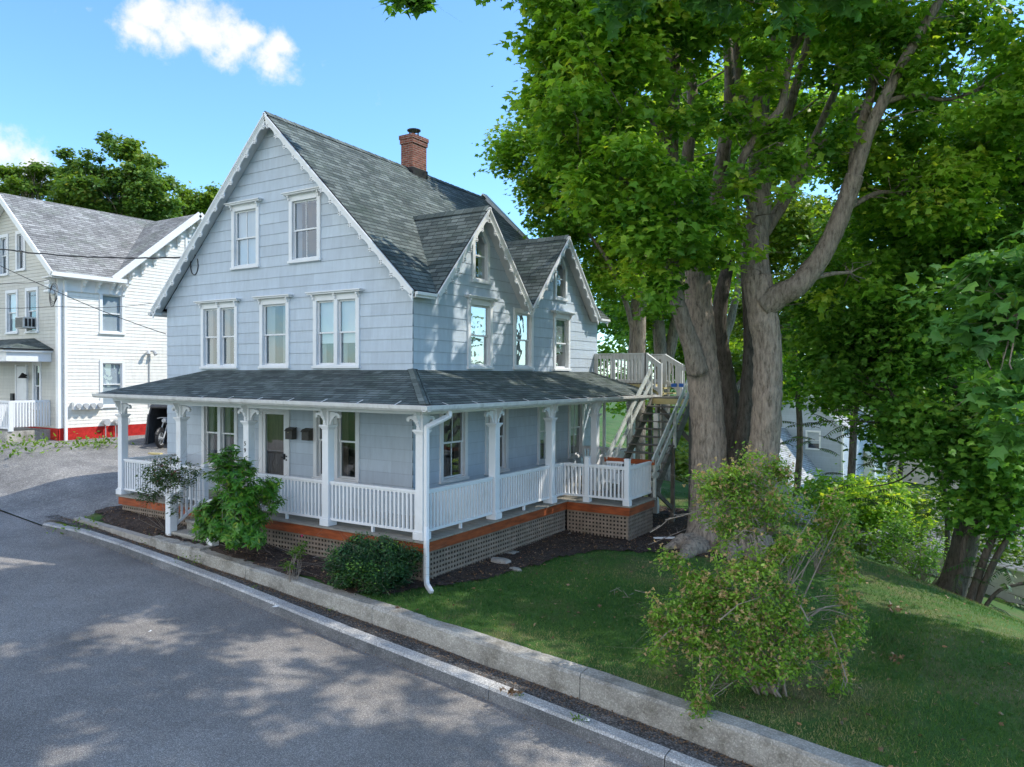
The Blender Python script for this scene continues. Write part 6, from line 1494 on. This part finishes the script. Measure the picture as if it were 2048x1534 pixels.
for a in ((290,20,70),(310,80,50),(380,60,60),(455,110,60),(400,75,60),(300,35,75),(285,70,60),(345,75,85),(420,65,100),(470,95,75),(500,75,50),(535,125,75),(560,90,45),(180,18,50,.55),(40,45,50,.35),(0,300,90),(70,330,70),(-60,330,90),(745,185,40,.4),(650,122,30,.35),(120,20,40,.4)): puff(*a)
den = wm('SUBTRACT', wm('ADD', wm('MULTIPLY', tot, 1.15), wm('MULTIPLY', wm('SUBTRACT', nz.outputs['Fac'], .5), 2.3)), wm('ADD', .42, wm('MULTIPLY', wm('SUBTRACT', nz2.outputs['Fac'], .5), -1.1)))
den = wm('MULTIPLY', den, wm('MINIMUM', wm('MULTIPLY', tot, 12.0), 1.0))
rp_ = N_('ShaderNodeValToRGB'); rp_.color_ramp.elements[0].position = .0; rp_.color_ramp.elements[1].position = .72; rp_.color_ramp.interpolation = 'EASE'; lk(den, rp_.inputs[0])
nz3 = N_('ShaderNodeTexNoise'); nz3.inputs['Scale'].default_value = 2.6; nz3.inputs['Detail'].default_value = 7; lk(tc.outputs['Generated'], nz3.inputs['Vector'])  # unseen bright cloud layer behind the view, added to fill the shade
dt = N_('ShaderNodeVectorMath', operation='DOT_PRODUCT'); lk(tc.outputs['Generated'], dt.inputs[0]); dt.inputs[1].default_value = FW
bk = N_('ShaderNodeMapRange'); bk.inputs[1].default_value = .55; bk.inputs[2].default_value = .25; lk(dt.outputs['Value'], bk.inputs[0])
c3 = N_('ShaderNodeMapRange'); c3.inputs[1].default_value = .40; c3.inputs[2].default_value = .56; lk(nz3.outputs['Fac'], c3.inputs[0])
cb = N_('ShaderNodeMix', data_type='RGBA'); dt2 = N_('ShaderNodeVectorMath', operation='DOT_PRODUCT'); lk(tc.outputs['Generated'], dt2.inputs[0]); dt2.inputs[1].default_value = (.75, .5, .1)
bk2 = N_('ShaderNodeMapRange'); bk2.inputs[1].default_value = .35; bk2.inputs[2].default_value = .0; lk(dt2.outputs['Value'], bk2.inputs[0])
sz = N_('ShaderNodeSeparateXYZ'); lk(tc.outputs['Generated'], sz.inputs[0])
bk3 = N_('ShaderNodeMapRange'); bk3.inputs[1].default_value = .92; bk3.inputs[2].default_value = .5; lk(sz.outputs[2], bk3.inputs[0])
lk(wm('MULTIPLY', wm('MULTIPLY', wm('MULTIPLY', bk.outputs[0], bk2.outputs[0]), c3.outputs[0]), bk3.outputs[0]), cb.inputs[0]); lk(hs.outputs[2], cb.inputs[6]); cb.inputs[7].default_value = (BACK_FILL*1.04, BACK_FILL, BACK_FILL*.95, 1)
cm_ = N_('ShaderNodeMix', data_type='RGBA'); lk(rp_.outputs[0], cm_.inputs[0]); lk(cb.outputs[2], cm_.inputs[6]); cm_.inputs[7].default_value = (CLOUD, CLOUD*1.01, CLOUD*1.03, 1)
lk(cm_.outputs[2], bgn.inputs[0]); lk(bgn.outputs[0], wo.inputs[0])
cd = bpy.data.cameras.new('camera'); co = bpy.data.objects.new('camera', cd); COL.objects.link(co)
cd.sensor_width = 36; cd.lens = FPX/2048*36; cd.clip_end = 5000; cd.clip_start = .1
from mathutils import Matrix
co.matrix_world = Matrix.Translation(CAM) @ Matrix((RT, UP, -FW)).transposed().to_4x4()
SC.camera = co
SC.view_settings.view_transform = 'Standard'; SC.view_settings.look = 'None'; SC.view_settings.exposure = 0; SC.view_settings.gamma = 1
SC.render.engine = 'CYCLES'; c = SC.cycles
c.use_denoising = True; c.max_bounces = 6; c.diffuse_bounces = 3; c.glossy_bounces = 2; c.use_adaptive_sampling = True; c.adaptive_threshold = .03; c.transmission_bounces = 4; c.transparent_max_bounces = 8
c.sample_clamp_indirect = 6; c.caustics_reflective = False; c.caustics_refractive = False
